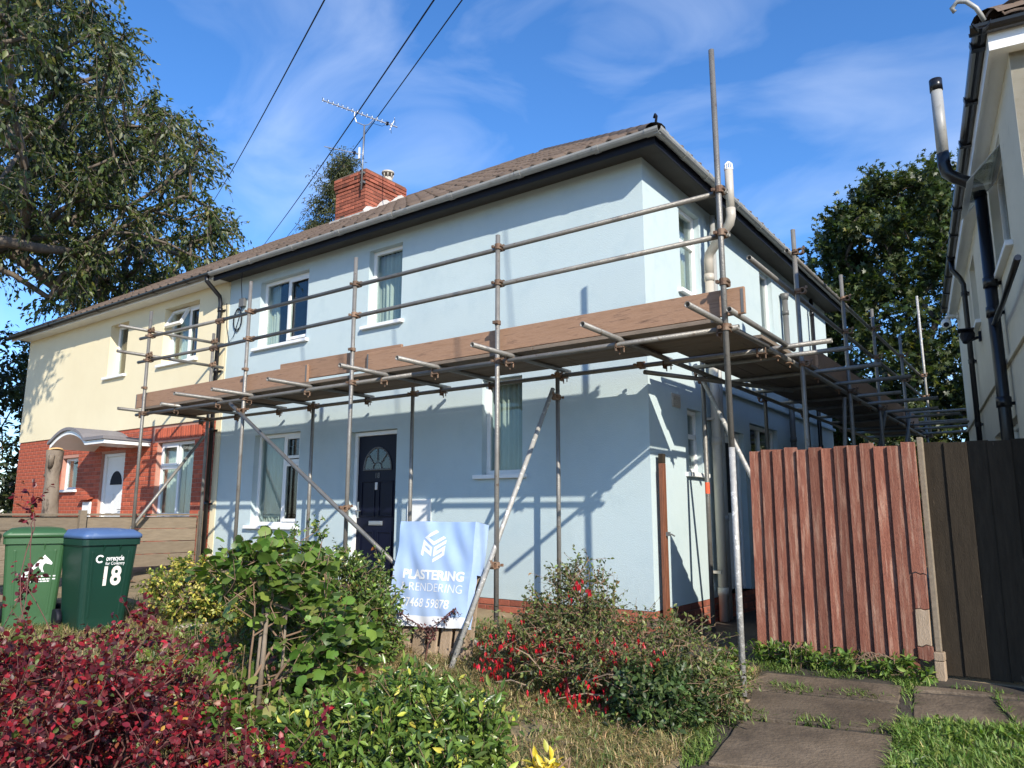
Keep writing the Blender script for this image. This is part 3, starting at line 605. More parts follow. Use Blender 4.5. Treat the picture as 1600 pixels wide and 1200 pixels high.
for y, xe, z in ((.22, 1.80, 2.69), (.62, 1.88, 2.69), (1.72, 1.95, 2.69), (2.7, 2.1, 2.69), (3.9, 1.8, 2.69), (4.6, 2.15, 2.67), (5.9, 2.0, 2.69), (6.8, 2.2, 2.69), (7.9, 2.3, 2.67), (8.8, 2.25, 2.69), (9.6, 2.4, 2.67)):
    tube('transom', (XI-.1, y, z-.02), (xe, y+rnd.uniform(-.03, .03), z))
    MB().box(xl-.03, xl+.03, y-.045, y+.045, 2.595, 2.606).path([(xl, y+.03, 2.56), (xl, y+.03, 2.64)], .007, 6).build('putlog_clip', 'rust', sf)
for z in (3.20, 3.0): tube('end_rail', (.6, 9.7, z-.1), (2.3, 9.72, z-.1))
for r_ in range(4):
    x0 = XI+.06+r_*.229; c = [-.20+rnd.uniform(-.02, .05), 3.6+rnd.uniform(-.3, .3), 7.4+rnd.uniform(-.3, .3), 10.4]
    for i in range(3): MB().box(x0, x0+.222, c[i]+.004, c[i+1]-.004, 2.712, 2.748).build('deck_board', 'deck', sf, bevel=.003)
for y0, y1 in ((1.9, 5.6), (5.62, 9.4)): MB().box(1.225, 1.26, y0, y1, 2.75, 2.975).build('toe_board', 'board', sf, bevel=.004)
MB().box(.42, 1.22, 2.05, 2.085, 2.75, 2.99).build('toe_board', 'board', sf, bevel=.004)
# braces
def brace(a, b, mat='tube'): return tube('brace', a, b, mat)
brace((-5.42, YO-.055, 2.52), (-1.0, YO-.10, zgf(-1.05, -1.38)+.03)); coupler((-3.12, YO, 1.15), 0, .4); coupler((-5.19, YO, 2.42), 0, .4)
brace((-.96, YI-.055, 2.42), (-1.04, -1.90, zgf(-1.04, -1.9)+.02), 'splash'); coupler((-1.0, YO-.005, .60), 0); coupler((-.935, YI, 2.33), 0)
brace((-7.6, YI-.06, 2.30), (-7.95, -1.78, zgf(-7.9, -1.75)+.03)); brace((.24, .70, 2.72), (1.20, .52, .72), 'splash'); coupler((XI, .76, 2.55), 0, .3)
brace((XO+.05, 5.2, 2.6), (XO-.6, 5.15, -.1)); brace((XO+.05, 7.6, 2.9), (XO+.05, 5.2, .9)); brace((XO-.05, 3.0, 2.55), (XO-.25, 3.3, .2))
coupler((.06, YI, ZL), PI); tube('tie_tube', (.1, -.28, 2.50), (.95, 1.9, 2.52))

# ------------------------------------------------------------------ timber post, gate, black fence
po = MB(); po.box(.045, .125, .08, .17, -.15, 1.64); po.box(.03, .14, .075, .175, 1.641, 1.71)
gp = thing('gate_post', (.085, .125, -.15), 'orange brown timber post standing against the corner of the blue wall', 'post')
MB().box(.04, .095, .10, .165, -.152, 1.60).build('post_shaft', 'redpost', gp, bevel=.005); MB().box(.04, .095, .10, .165, 1.601, 1.70).build('post_top', 'blackw', gp, bevel=.005)
MB().box(.05, .085, .085, .0995, -.1, 1.55).build('stop_batten', 'redpost', gp, bevel=.003); MB().box(.0955, .135, .11, .14, .86, .90).path([(.15, .115, .88), (.19, .115, .86)], .008, 6).build('latch', 'dgrey', gp)
gt = thing('gate', (1.8, -.22, -.1), 'faded red brown featheredge gate with overlapping vertical boards', 'gate')
n = 12; gx0, gx1 = 1.13, 2.378
for i in range(n):
    wd = (gx1-gx0)/n; x0 = gx0+wd*i+.0; h = 1.655+rnd.uniform(-.012, .012)+.01*math.sin(i); zb_ = -.075+rnd.uniform(-.015, .015)-.004*i
    mb = MB(); a = x0-.004; b = x0+wd-.004; lean = .012*(1-i/n)
    y0 = -.24
    mb.hexa([(a+lean*-1.2, y0-.042, zb_), (b+lean*-1.2, y0-.010, zb_), (b+lean*-1.2, y0+.002, zb_), (a+lean*-1.2, y0-.016, zb_), (a, y0-.042, h), (b, y0-.010, h+rnd.uniform(-.006, .006)), (b, y0+.002, h), (a, y0-.016, h)])
    mb.build('board', 'gatew', gt, bevel=.002)
for z in (.25, .85, 1.42): MB().box(gx0, 2.47, -.222, -.185, z, z+.09).build('rail', 'gatew', gt, bevel=.004)
JG = lambda a, b, d: (a, d, b)
MB().prism([(2.372, 1.665), (2.475, 1.66), (2.476, .61), (2.455, .622), (2.43, .615), (2.40, .632), (2.374, .62)], JG, -.275, -.235).build('edge_board', 'gatew', gt, bevel=.004)
MB().prism([(2.378, .615), (2.40, .625), (2.43, .608), (2.455, .616), (2.472, .604), (2.470, .35), (2.44, .342), (2.41, .352), (2.376, .345)], JG, -.272, -.234).build('edge_board', 'gatew', gt, bevel=.004)
MB().prism([(2.374, .34), (2.41, .347), (2.44, .337), (2.47, .345), (2.468, .07), (2.43, .08), (2.40, .062), (2.37, .066)], JG, -.274, -.234).build('edge_board', 'wood', gt, bevel=.004); MB().prism([(2.366, .06), (2.40, .056), (2.43, .075), (2.475, .065), (2.478, -.02), (2.44, -.045), (2.37, -.03)], JG, -.285, -.234).build('edge_block', 'gatew', gt, bevel=.006)
MB().box(2.25, 2.37, -.236, -.20, -.10, -.045).build('edge_block', 'wood', gt, bevel=.008)
g2 = thing('gate_post', (2.52, -.24, -.15), 'pale weathered post between the red gate and the black fence', 'post')
MB().box(2.487, 2.53, -.25, -.19, .03, 1.70).build('post_shaft', 'fencew', g2, bevel=.006); MB().box(2.476, 2.55, -.285, -.19, -.035, .03).build('post_block', 'wood', g2, bevel=.008); MB().box(2.476, 2.548, -.28, -.19, -.20, -.036).build('post_foot', 'wood', g2, bevel=.008)
bf = thing('fence', (3.0, -.28, -.15), 'black stained vertical board fence beside the neighbouring house', 'fence')
x = 2.522; i = 0
while x < 3.24:
    wd = .148; MB().box(x, x+wd+.012, -.185-.014*(i % 2), -.169-.014*(i % 2), -.135+rnd.uniform(-.015, .01), 1.655+rnd.uniform(-.008, .004)).build('board', 'blackw', bf, bevel=.003); x += wd; i += 1
for z in (.2, 1.3): MB().box(2.556, 3.36, -.155, -.11, z, z+.08).build('rail', 'blackw', bf)

# ------------------------------------------------------------------ neighbour on the right
A = math.radians(8.0); P0 = Vector((3.41, -.55, 0)); DV = Vector((-math.sin(A), math.cos(A), 0)); NV = Vector((math.cos(A), math.sin(A), 0))
NB = lambda u, w_, d: tuple(P0+DV*u+NV*d+Vector((0, 0, w_)))      # u along wall, d into the house
nh = thing('house', tuple(P0+DV*4.5+NV*3+Vector((0, 0, -.2))), 'shaded cream house with black gutter and pipes at the right edge', 'house')
NE = 8.9; NZ = 4.62
def npix(px, py):
    d = ray(px, py); n = np.array(NV); t = ((np.array(P0)-CAM)@n)/(d@n); q = CAM+t*d-np.array(P0); return float(q@np.array(DV)), float(q[2])
hN = [(1.05, 2.25, 3.42, 4.45), (4.6, 5.4, 3.55, 4.45), (2.0, 4.4, .9, 2.02)]
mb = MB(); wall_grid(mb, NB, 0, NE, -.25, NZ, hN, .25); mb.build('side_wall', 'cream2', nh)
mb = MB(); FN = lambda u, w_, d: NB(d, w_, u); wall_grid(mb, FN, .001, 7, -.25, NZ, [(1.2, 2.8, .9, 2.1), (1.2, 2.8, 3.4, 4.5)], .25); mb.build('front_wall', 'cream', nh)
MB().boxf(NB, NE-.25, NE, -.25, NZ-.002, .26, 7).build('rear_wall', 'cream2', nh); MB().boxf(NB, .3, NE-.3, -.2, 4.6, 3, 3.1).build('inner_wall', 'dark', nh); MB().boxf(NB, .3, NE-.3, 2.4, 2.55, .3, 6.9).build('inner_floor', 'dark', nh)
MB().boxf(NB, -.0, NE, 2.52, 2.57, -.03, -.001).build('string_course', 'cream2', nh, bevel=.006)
for h in hN: window(nh, NB, *h, rec=.08, mull=((h[0]+h[1])/2,))
window(nh, FN, 1.2, 2.8, .9, 2.1, mull=(2.,)); window(nh, FN, 1.2, 2.8, 3.4, 4.5, mull=(2.,))
cs = MB(); R5 = lambda u, w_, d: NB(1.95+(u)*math.cos(1.1)-0, w_, -.02-u*math.sin(1.1)+d)
ot = Matrix.Identity(4)
OT = lambda u, w_, d: NB(u, 4.42+(w_)*math.cos(.75)+d*math.sin(.75), .05+w_*math.sin(.75)*1.0+d*math.cos(.75))   # top hung sash swung out
for q in ((1.12, 1.17, -.45, 0), (2.13, 2.18, -.45, 0), (1.17, 2.13, -.45, -.40), (1.17, 2.13, -.05, 0)): cs.boxf(OT, q[0], q[1], q[2], q[3], -.025, .025)
cso = cs.build('open_sash', 'white', nh); MB().boxf(OT, 1.17, 2.13, -.40, -.05, -.004, .004).build('pane', 'glass', cso)
# eaves
NO = .12
MB().boxf(NB, -NO, NE+NO, NZ, NZ+.015, -NO, .24).boxf(NB, -NO, 0, NZ, NZ+.0151, .25, 7).build('soffit', 'white', nh)
MB().boxf(NB, -NO, NE+NO, NZ-.02, NZ+.17, -NO-.02, -NO-.001).boxf(NB, -NO-.02, -NO-.001, NZ-.02, NZ+.17, -NO-.02, 7.2).build('fascia', 'white', nh)
prof = [(math.cos(PI*(1+i/8))*.06, math.sin(PI*(1+i/8))*.06) for i in range(9)]; prof = prof+[(q[0]*.92, q[1]*.92) for q in prof[::-1]]
GN = lambda a, b, d: NB(d, NZ+.17+b, -NO-.06+a); GN2 = lambda a, b, d: NB(-NO-.06+a, NZ+.17+b, d)
ng = MB().prism(prof, GN, -NO-.14, NE+NO).build('gutter', 'blackp', nh); MB().prism(prof, GN2, -NO-.14, 7.2).build('gutter', 'blackp', nh)
for u in (.0, .9, 1.8, 2.7, 3.6, 4.6, 5.6, 6.6, 7.6, 8.6): MB().prism([(q[0]*1.15, q[1]*1.15) for q in prof], GN, u, u+.07).boxf(NB, u, u+.06, NZ+.10, NZ+.17, -NO-.12, -NO-.021).build('gutter_bracket', 'blackp', ng)
zN = NZ+.2; rN = 3.9
V = [NB(-NO-.03, zN, -NO-.03), NB(NE+NO, zN, -NO-.03), NB(NE+NO, zN, 7.2), NB(-NO-.03, zN, 7.2), NB(rN, zN+2.6, 3.8), NB(NE-rN, zN+2.6, 3.8)]
rfn = MB().add(V, [(0, 1, 5, 4), (2, 3, 4, 5), (1, 2, 5), (3, 0, 4), (0, 3, 2, 1)]).build('roof', 'tile', nh)
S = MB()
for i in range(24):
    q = Vector(NB(-NO-.05, zN+.02, -NO+.1+.3*i)); a = 1.0
    Rm = Matrix.Translation(q)@Matrix.Rotation(A, 4, 'Z')@Matrix.Rotation(math.radians(32), 4, 'X'); o = inst('roof_tile', TME, rfn, q); o.rotation_euler = (Matrix.Rotation(A, 4, 'Z')@Matrix.Rotation(math.radians(32), 4, 'X')).to_euler()
for i in range(30):
    q = Vector(NB(-NO+.1+.3*i, zN+.02, -NO-.05)); o = inst('roof_tile', TME, rfn, q); o.rotation_euler = (Matrix.Rotation(A-PI/2, 4, 'Z')@Matrix.Rotation(math.radians(32), 4, 'X')).to_euler()
for i in range(9): inst('hip_tile', HME, rfn, Vector(V[0])+(Vector(V[4])-Vector(V[0])).normalized()*(.36*i)+Vector((0, 0, .03)), (Vector(V[4])-Vector(V[0])).to_track_quat('Y', 'Z').to_euler())
MB().path([NB(-NO-.05, zN+.02, -NO-.03), NB(-NO-.09, zN+.12, -NO-.08), NB(-NO-.10, zN+.19, -NO-.14), NB(-NO-.10, zN+.21, -NO-.20), NB(-NO-.09, zN+.17, -NO-.24), NB(-NO-.08, zN+.14, -NO-.22)], .018, 8).build('hip_iron', 'gutter', rfn, smooth=True)
# soil pipe, flue, downpipe
up_ = 2.05
sp2 = MB().path([NB(up_, -.2, -.09), NB(up_, 4.28, -.09)], .055, 16).build('soil_pipe', 'blackp', nh, smooth=True)
MB().path([NB(up_, 4.25, -.09), NB(up_, 4.36, -.11), NB(up_, 4.42, -.17), NB(up_-.02, 4.50, -.30), NB(up_-.02, 4.56, -.36), NB(up_-.02, 4.66, -.38), NB(up_-.02, 4.78, -.38)], .06, 16).build('pipe_bend', 'blackp', sp2, smooth=True)
MB().path([NB(up_-.02, 4.77, -.38), NB(up_-.02, 5.50, -.38)], .056, 16).build('vent_stack', 'gutter', sp2, smooth=True)
MB().path([NB(up_-.02, 5.49, -.38), NB(up_-.02, 5.62, -.38)], .062, 16).build('stack_cap', 'blackp', sp2, smooth=True)
for z in (2.1, 3.0, 3.3): MB().path([NB(up_, z, -.09), NB(up_, z+.10, -.09)], .066, 16).boxf(NB, up_-.02, up_+.02, z+.02, z+.05, -.08, -.001).build('collar', 'blackp', sp2, smooth=True)
MB().path([NB(up_, 2.92, -.10), NB(1.2, 2.92, -.10), NB(.06, 2.99, -.09)], .024, 10).build('waste_pipe', 'blackp', nh, smooth=True)
ud = 5.8
dpn = MB().path([NB(ud, NZ+.12, -NO-.06), NB(ud, NZ-.02, -NO-.06), NB(ud, NZ-.14, -.10), NB(ud, NZ-.25, -.06), NB(ud, -.2, -.06)], .036, 12).build('downpipe', 'blackp', nh, smooth=True)
for z in (1.4, 2.3, 3.2, 4.2): MB().path([NB(ud, z, -.06), NB(ud, z+.06, -.06)], .044, 12).boxf(NB, ud-.07, ud+.07, z+.01, z+.04, -.03, -.001).build('collar', 'blackp', dpn)
fl2 = thing('floodlight', NB(4.7, 3.35, -.1), 'small black floodlight on the neighbouring wall beside the soil pipe', 'floodlight')
MB().boxf(NB, 4.65, 4.75, 3.3, 3.42, -.03, -.001).path([NB(4.7, 3.35, -.03), NB(4.7, 3.32, -.12)], .02, 8).build('bracket', 'black', fl2)
MB().path([NB(4.72, 3.42, -.14), NB(4.68, 3.36, -.16), NB(4.64, 3.28, -.19)], [.08, .09, .03], 10).boxf(NB, 4.56, 4.78, 3.44, 3.455, -.26, -.08).build('lamp_head', 'black', fl2)
cq = Vector(NB(8.4, NZ-.12, -.20)); scm = thing('security_camera', tuple(cq), 'white dome security camera under the neighbouring eaves', 'camera')
MB().boxf(NB, 8.35, 8.47, NZ-.16, NZ-.04, -.03, -.001).path([NB(8.41, NZ-.1, -.03), NB(8.41, NZ-.09, -.15), NB(8.40, NZ-.12, -.2)], .028, 8).build('arm', 'white', scm, smooth=True)
k = MB(); R6 = .085; V = []; 
for i in range(9):
    t = PI*i/8
    for j in range(14): V.append((cq.x+R6*math.sin(t)*math.cos(2*PI*j/14), cq.y+R6*math.sin(t)*math.sin(2*PI*j/14), cq.z-.10+R6*math.cos(t)))
k.add(V, [(i*14+j, (i+1)*14+j, (i+1)*14+(j+1) % 14, i*14+(j+1) % 14) for i in range(8) for j in range(14)]); k.build('dome', 'white', scm, smooth=True)
fw = (Vector(CAM)-cq).normalized(); MB().path([cq+Vector((0, 0, -.10))+fw*.07-Vector((0, 0, .02)), cq+Vector((0, 0, -.10))+fw*.089-Vector((0, 0, .02))], [.045, .04], 12).build('lens', 'black', scm)

# ------------------------------------------------------------------ pallet and banner
BL = np.array([-2.03, -1.70]); BRR = np.array([-1.10, -1.67]); zb0 = zgf(-1.5, -1.7)-.01
ud_ = (BRR-BL)/np.linalg.norm(BRR-BL); bk = np.array([-ud_[1], ud_[0]]); LN = math.radians(10)
def PB(u, v, d):   # u across (m), v up the pallet, d outwards from its face
    q = BL+ud_*u+bk*(v*math.sin(LN)-d*math.cos(LN)); return (q[0], q[1], zb0+v*math.cos(LN)+d*math.sin(LN))
pal = thing('pallet', PB(.5, 0, -.07), 'weathered wooden pallet standing on end behind the printed banner', 'pallet')
ww = [.13, .10, .14, .11, .12, .12]; u = .0
for i, wd in enumerate(ww):
    MB().boxf(PB, u, u+wd, .0+rnd.uniform(0, .012), 1.24-rnd.uniform(0, .012), -.02, 0).build('slat', 'wood', pal, bevel=.003)
    MB().boxf(PB, u, u+wd, .0+rnd.uniform(0, .012), 1.23, -.145, -.125).build('slat', 'wood', pal, bevel=.003); u += wd+.042
for v in (.02, .57, 1.14): MB().boxf(PB, 0, .93, v, v+.09, -.124, -.021).build('bearer', 'wood', pal, bevel=.004)
def wr(u, v):      # gentle vinyl wrinkles
    return .038+.009*math.sin(u*9+v*4)+.008*math.sin(v*11-u*5)+.004*math.sin(u*31+v*13)+.005*math.sin((u+v)*17)+.006*math.exp(-((u-.25-.4*(1.2-v))/.05)**2)
bn = thing('banner', PB(.5, .28, .02), 'pale blue plastering banner draped over the pallet', 'banner')
V = []; F = []; nu, nv = 44, 40; v0, v1, u0, u1 = .26, 1.255, -.015, .94
lo = lambda u: .275-.012*math.sin(u*5)+.003*math.sin(u*23)
for j in range(nv+1):
    for i in range(nu+1):
        u = u0+(u1-u0)*i/nu; v = lo(u)+(v1-lo(u))*j/nv; V.append(PB(u, v, wr(u, v)))
V2 = [((q[0]), q[1], q[2]) for q in V]
sp_ = .095
F = [(j*(nu+1)+i, j*(nu+1)+i+1, (j+1)*(nu+1)+i+1, (j+1)*(nu+1)+i) for j in range(nv) for i in range(nu)]
js = 4
MB().add(V, F[js*nu:]).build('banner_field', 'banner', bn, smooth=True); MB().add(V, F[:js*nu]).build('banner_foot', 'bannerw', bn, smooth=True)
fold = MB(); VV = []
for j in range(nv+1):
    u = u1; v = lo(u)+(v1-lo(u))*j/nv; VV += [PB(u, v, wr(u, v)), PB(u+.012, v, -.05+.006*math.sin(j)), PB(u+.012, v, -.15)]
fold.add(VV, [(3*j, 3*j+1, 3*j+4, 3*j+3) for j in range(nv)]+[(3*j+1, 3*j+2, 3*j+5, 3*j+4) for j in range(nv//2, nv)])
VV = []
for i in range(nu+1): u = u0+(u1-u0)*i/nu; VV += [PB(u, v1, wr(u, v1)), PB(u, v1+.008, -.15)]
fold.add(VV, [(2*i, 2*i+2, 2*i+3, 2*i+1) for i in range(nu)]); fold.build('banner_fold', 'banner', bn, smooth=True)
def subdiv(V, F, step):
    """split long triangles so flat print follows the wrinkles"""
    import bmesh
    b = bmesh.new(); vs_ = [b.verts.new(v) for v in V]
    for f in F:
        try: b.faces.new([vs_[i] for i in f])
        except ValueError: pass
    bmesh.ops.triangulate(b, faces=b.faces[:])
    for _ in range(4):
        es = [e for e in b.edges if e.calc_length() > step]
        if not es: break
        bmesh.ops.subdivide_edges(b, edges=es, cuts=1); bmesh.ops.triangulate(b, faces=b.faces[:])
    b.verts.index_update(); o = ([tuple(v.co) for v in b.verts], [tuple(q.index for q in f.verts) for f in b.faces]); b.free(); return o
def onbanner(V, F, name, mat='print', nm=None):
    V, F = subdiv(V, F, .04); MB().add([PB(q[0], q[1], wr(q[0], q[1])+.0025) for q in V], F).build(name, mat, bn)
def put(txt, size, cu, cv, off=0, space=1., width=None):
    V, F = text_mesh(txt, size, off, 0, 'CENTER', space)
    xs = [q[0] for q in V]; s = width/(max(xs)-min(xs)) if width else 1; mid = (max(xs)+min(xs))/2
    onbanner([(cu+(q[0]-mid)*s, cv+q[1]) for q in [(a, b) for a, b, c in V]] and [(cu+(a-mid)*s, cv+b, 0) for a, b, c in V], F, 'lettering')
put('PLASTERING', .118, .49, .705, .0045, 1., .74); put('&', .112, .135, .592, -.0008, 1.); put('RENDERING', .112, .535, .592, -.0010, 1., .65); put('07468 59878', .116, .43, .445, .0012, 1., .62)
# hexagon monogram: letters on the three faces of a cube
lc = np.array([.465, 1.005]); ex = np.array([.135, .075]); ey = np.array([0, .145]); exl = np.array([-.135, .075])
def face(o, a, b, rects):
    V = []; F = []
    for (p0, p1, q0, q1) in rects:
        k = len(V)
        for s_, t in ((p0, q0), (p1, q0), (p1, q1), (p0, q1)): q = o+a*s_+b*t; V.append((q[0], q[1], 0))
        F.append((k, k+1, k+2, k+3))
    onbanner(V, F, 'emblem')
t_ = .24
face(lc+np.array([.011, -.145]), ex, ey, [(0, 1, 0, t_), (1-t_, 1, t_, .38), (0, 1, .38, .38+t_), (0, t_, .62, .76), (0, 1, .76, 1)])
face(lc+np.array([-.011, -.145]), exl, ey, [(1-t_, 1, 0, 1), (0, 1-t_, 1-t_, 1), (0, t_, .38, 1-t_), (t_, 1-t_, .38, .38+t_)])
face(lc+np.array([0, .018]), ex, exl, [(0, t_, 0, 1), (t_, 1, 1-t_, 1), (t_, 1, 0, t_)][:3])

# ------------------------------------------------------------------ wheelie bins
def make_bin(label, body, lid, front, loc, rz, number=None, horse=False):
    b = thing('wheelie_bin', (0, 0, 0), label, 'bin', 'wheelie bins by the garden fence')
    def ring(wx, y0, y1, z, r=.05):
        P = []
        for cx_, cy_, a0 in ((wx-r, y1-r, 0), (-wx+r, y1-r, PI/2), (-wx+r, y0+r, PI), (wx-r, y0+r, 1.5*PI)):
            for k in range(4): a = a0+k*PI/6; P.append((cx_+r*math.cos(a), cy_+r*math.sin(a), z))
        return P
    R = [ring(.225, -.25, .24, .012), ring(.232, -.256, .25, .12), ring(.268, -.325, .29, .80), ring(.272, -.33, .30, .86), ring(.290, -.355, .315, .865), ring(.292, -.357, .317, .925), ring(.285, -.35, .31, .93)]
    V = [q for r in R for q in r]; F = [(i*16+j, i*16+(j+1) % 16, (i+1)*16+(j+1) % 16, (i+1)*16+j) for i in range(len(R)-1) for j in range(16)]+[tuple(range(15, -1, -1))]
    bd = MB().add(V, F).build('body', body, b, smooth=False)
    for s in (-1, 1):
        MB().hexa([(s*.15-.012, -.262, .14), (s*.15+.012, -.262, .14), (s*.15+.012, -.245, .14), (s*.15-.012, -.245, .14), (s*.18-.012, -.332, .80), (s*.18+.012, -.332, .80), (s*.18+.012, -.31, .80), (s*.18-.012, -.31, .80)]).build('rib', body, bd, bevel=.004)
        MB().hexa([(s*.08-.006, -.325, .80), (s*.08+.006, -.325, .80), (s*.08+.006, -.325, .855), (s*.08-.006, -.325, .855), (s*.08-.006, -.352, .865), (s*.08+.006, -.352, .865), (s*.08+.006, -.33, .865), (s*.08-.006, -.33, .865)]).build('gusset', body, bd)
        MB().path([(s*.245, .24, .10), (s*.295, .24, .10)], .10, 16).build('wheel', 'black', b, smooth=True)
    lr = [ring(.298, -.372, .32, .932), ring(.300, -.375, .322, .965), ring(.285, -.36, .31, .985), ring(.24, -.29, .26, 1.02), ring(.12, -.16, .14, 1.035)]
    V = [q for r in lr for q in r]; F = [(i*16+j, i*16+(j+1) % 16, (i+1)*16+(j+1) % 16, (i+1)*16+j) for i in range(len(lr)-1) for j in range(16)]+[tuple(range(15, -1, -1)), tuple(range(64, 80))]
    MB().add(V, F).build('lid', lid, b, smooth=True)
    MB().path([(-.25, .36, .98), (.25, .36, .98)], .016, 8).box(-.24, -.20, .30, .37, .93, .99).box(.20, .24, .30, .37, .93, .99).build('handle', body, b)
    yf = lambda z: -.256-(z-.12)*(.325-.256)/.68-.004
    FP = lambda x, z: (x, yf(z), z)
    if number:
        V, F = text_mesh(number, .25, .008); V = [(q[0]*.85, q[1]) for q in V]; MB().add([FP(.02+q[0], .46+q[1]*1.05) for q in V], F).build('house_number', 'sticker', b)
        V, F = text_mesh('ovrecycle', .075, .0015); MB().add([FP(.045+q[0]*.62, .705+q[1]) for q in V], F).build('bin_lettering', 'print', b)
        V, F = text_mesh('for Coventry', .045, .0004); MB().add([FP(.05+q[0]*.8, .662+q[1]) for q in V], F).build('bin_lettering', 'print', b)
        V = []; F = []
        for i in range(11):
            a = .6+i/10*4.9
            for r_ in (.026, .042): V.append(FP(-.105+r_*math.cos(a), .725+r_*math.sin(a)))
        MB().add(V, [(2*i, 2*i+2, 2*i+3, 2*i+1) for i in range(10)]).build('bin_emblem', 'print', b)
    if horse:
        H = [(0, 0), (.05, .03), (.09, .09), (.13, .13), (.155, .165), (.165, .15), (.20, .115), (.225, .085), (.215, .07), (.19, .078), (.165, .085), (.15, .07), (.145, .035), (.16, .0), (.14, .005), (.12, .04), (.11, .06), (.08, .03), (.05, .0), (.02, -.02), (-.02, -.03)]
        MB().add([FP(-.08+q[0]*1.1, .57+q[1]*1.1) for q in H], [tuple(range(len(H)))]).build('bin_emblem', 'print', b)
        for z, a, c in ((.525, -.10, .20), (.495, -.06, .19), (.472, -.02, .16)):
            x = a; k = MB()
            while x < c: wdt = rnd.uniform(.015, .03); k.add([FP(x, z), FP(x+wdt, z), FP(x+wdt, z+.012), FP(x, z+.012)], [(0, 1, 2, 3)]); x += wdt+.006
            k.build('bin_print', 'print', b)
    b.location = loc; b.rotation_euler.z = rz; return b
def bl(x, y): return (x, y, zgf(x, y)+.02)
make_bin('dark green wheelie bin with blue lid and white number 18', 'binD', 'lid', 0, (-5.0, -3.08, zgf(-5.0, -3.08)-.005), math.radians(86), number='18')
make_bin('mid green wheelie bin with white horse emblem beside the blue lidded bin', 'binL', 'binL', 0, (-5.62, -3.45, zgf(-5.62, -3.45)-.005), math.radians(68), horse=True)
make_bin('mid green wheelie bin cut off by the left edge of the picture', 'binL', 'binL', 0, (-5.95, -4.02, zgf(-5.95, -4.02)-.005), math.radians(62))

# ------------------------------------------------------------------ low fence, stump, stones
lf = thing('fence', (-7.98, -2.4, .2), 'low weathered horizontal board fence between the two front gardens', 'fence')
for k, (ya, yb) in enumerate(((-1.95, -.15), (-3.75, -1.96), (-5.55, -3.76))):
    for j in range(4): MB().box(-8.0+rnd.uniform(-.004, .004), -7.975, ya+.004, yb-.004, .28+j*.19, .28+j*.19+.182+rnd.uniform(-.006, .003)).build('board', 'fencew', lf, bevel=.003)
    MB().box(-8.03, -7.93, ya-.0, yb, 1.045, 1.075).build('capping', 'fencew', lf, bevel=.004)
for y in (-.10, -1.95, -3.75, -5.55): MB().box(-7.972, -7.89, y-.045, y+.045, zgf(-7.9, y)-.05, 1.12).build('post', 'fencew', lf, bevel=.005)
st = thing('tree_stump', (-10.6, -1.3, .2), 'tall sawn off tree trunk in front of the brick house', 'tree stump')
pts = []; rr = []
for i in range(22):
    t = i/21; pts.append((-10.6+.025*math.sin(t*3)+.05*t, -1.3+.02*math.sin(t*4+1), .12+2.02*t)); rr.append((.135-.03*t+.004*math.sin(t*23)+(.035*max(0, t-.80)/.2)))
mb = MB().path(pts, rr, 18, False)
def rough(mb, ax, amp):
    out = []
    for x, y, z in mb.v:
        a = math.atan2(y-ax[1], x-ax[0]); n = amp*(math.sin(3*a+z*5)+.7*math.sin(5*a-z*9+1)+.6*math.sin(2*a+z*17)+.5*math.sin(9*a+z*3)); out.append((x+math.cos(a)*n, y+math.sin(a)*n, z))
    mb.v = out; return mb
rough(mb, (-10.58, -1.3), .007).build('trunk', 'barkp', st, smooth=True); q = pts[-1]; rough(MB().path([(q[0], q[1], q[2]-.02), (q[0]-.01, q[1], q[2]+.004)], rr[-1]*.9, 18), (q[0], q[1]), .008).build('cut_face', 'cutwood', st)
MB().path([(q[0]+.06, q[1]-.06, q[2]-.30), (q[0]+.13, q[1]-.10, q[2]-.16), (q[0]+.16, q[1]-.12, q[2]-.08)], [.05, .045, .05], 10).build('branch_stub', 'barkp', st, smooth=True)
MB().path([(q[0]+.05, q[1], .45), (q[0]+.2, q[1]-.02, .62), (q[0]+.28, q[1]-.03, .78)], [.035, .018, .008], 8).build('branch_stub', 'barkp', st, smooth=True)
for a, z in ((-.9, .62), (-1.6, 1.05), (-.5, 1.45), (-1.9, 1.72)): MB().path([(-10.6+.10*math.cos(a), -1.3+.10*math.sin(a), z), (-10.58+.122*math.cos(a), -1.3+.122*math.sin(a), z+.01), (-10.58+.128*math.cos(a), -1.3+.128*math.sin(a), z+.01)], [.035, .022, .006], 8).build('knot', 'bark', st, smooth=True)
for k, (px, py, l, wd, h, rz) in enumerate(((262, 948, .55, .35, .10, .3), (318, 962, .5, .3, .08, -.2), (300, 985, .34, .22, .09, .9))):
    p = gpt(px, py); c, s = math.cos(rz), math.sin(rz); mb = MB(); 
    ply = [(-l/2, -wd/2), (0, -wd/2-.03), (l/2, -wd/2+.04), (l/2-.03, wd/2), (-.05, wd/2+.03), (-l/2+.05, wd/2-.03)]
    mb.prism(ply, lambda a, b, d: (p[0]+a*c-b*s, p[1]+a*s+b*c, p[2]-.02+d+.06*a), 0, h)
    tag(mb.build('broken_slab', 'stone', None, bevel=.012), ['large pale broken slab lying right of the number 18 bin', 'flat pale broken slab under the broad leaved shrub', 'smallest broken pale slab among the shrub stems'][k], 'slab', 'broken pale slabs')

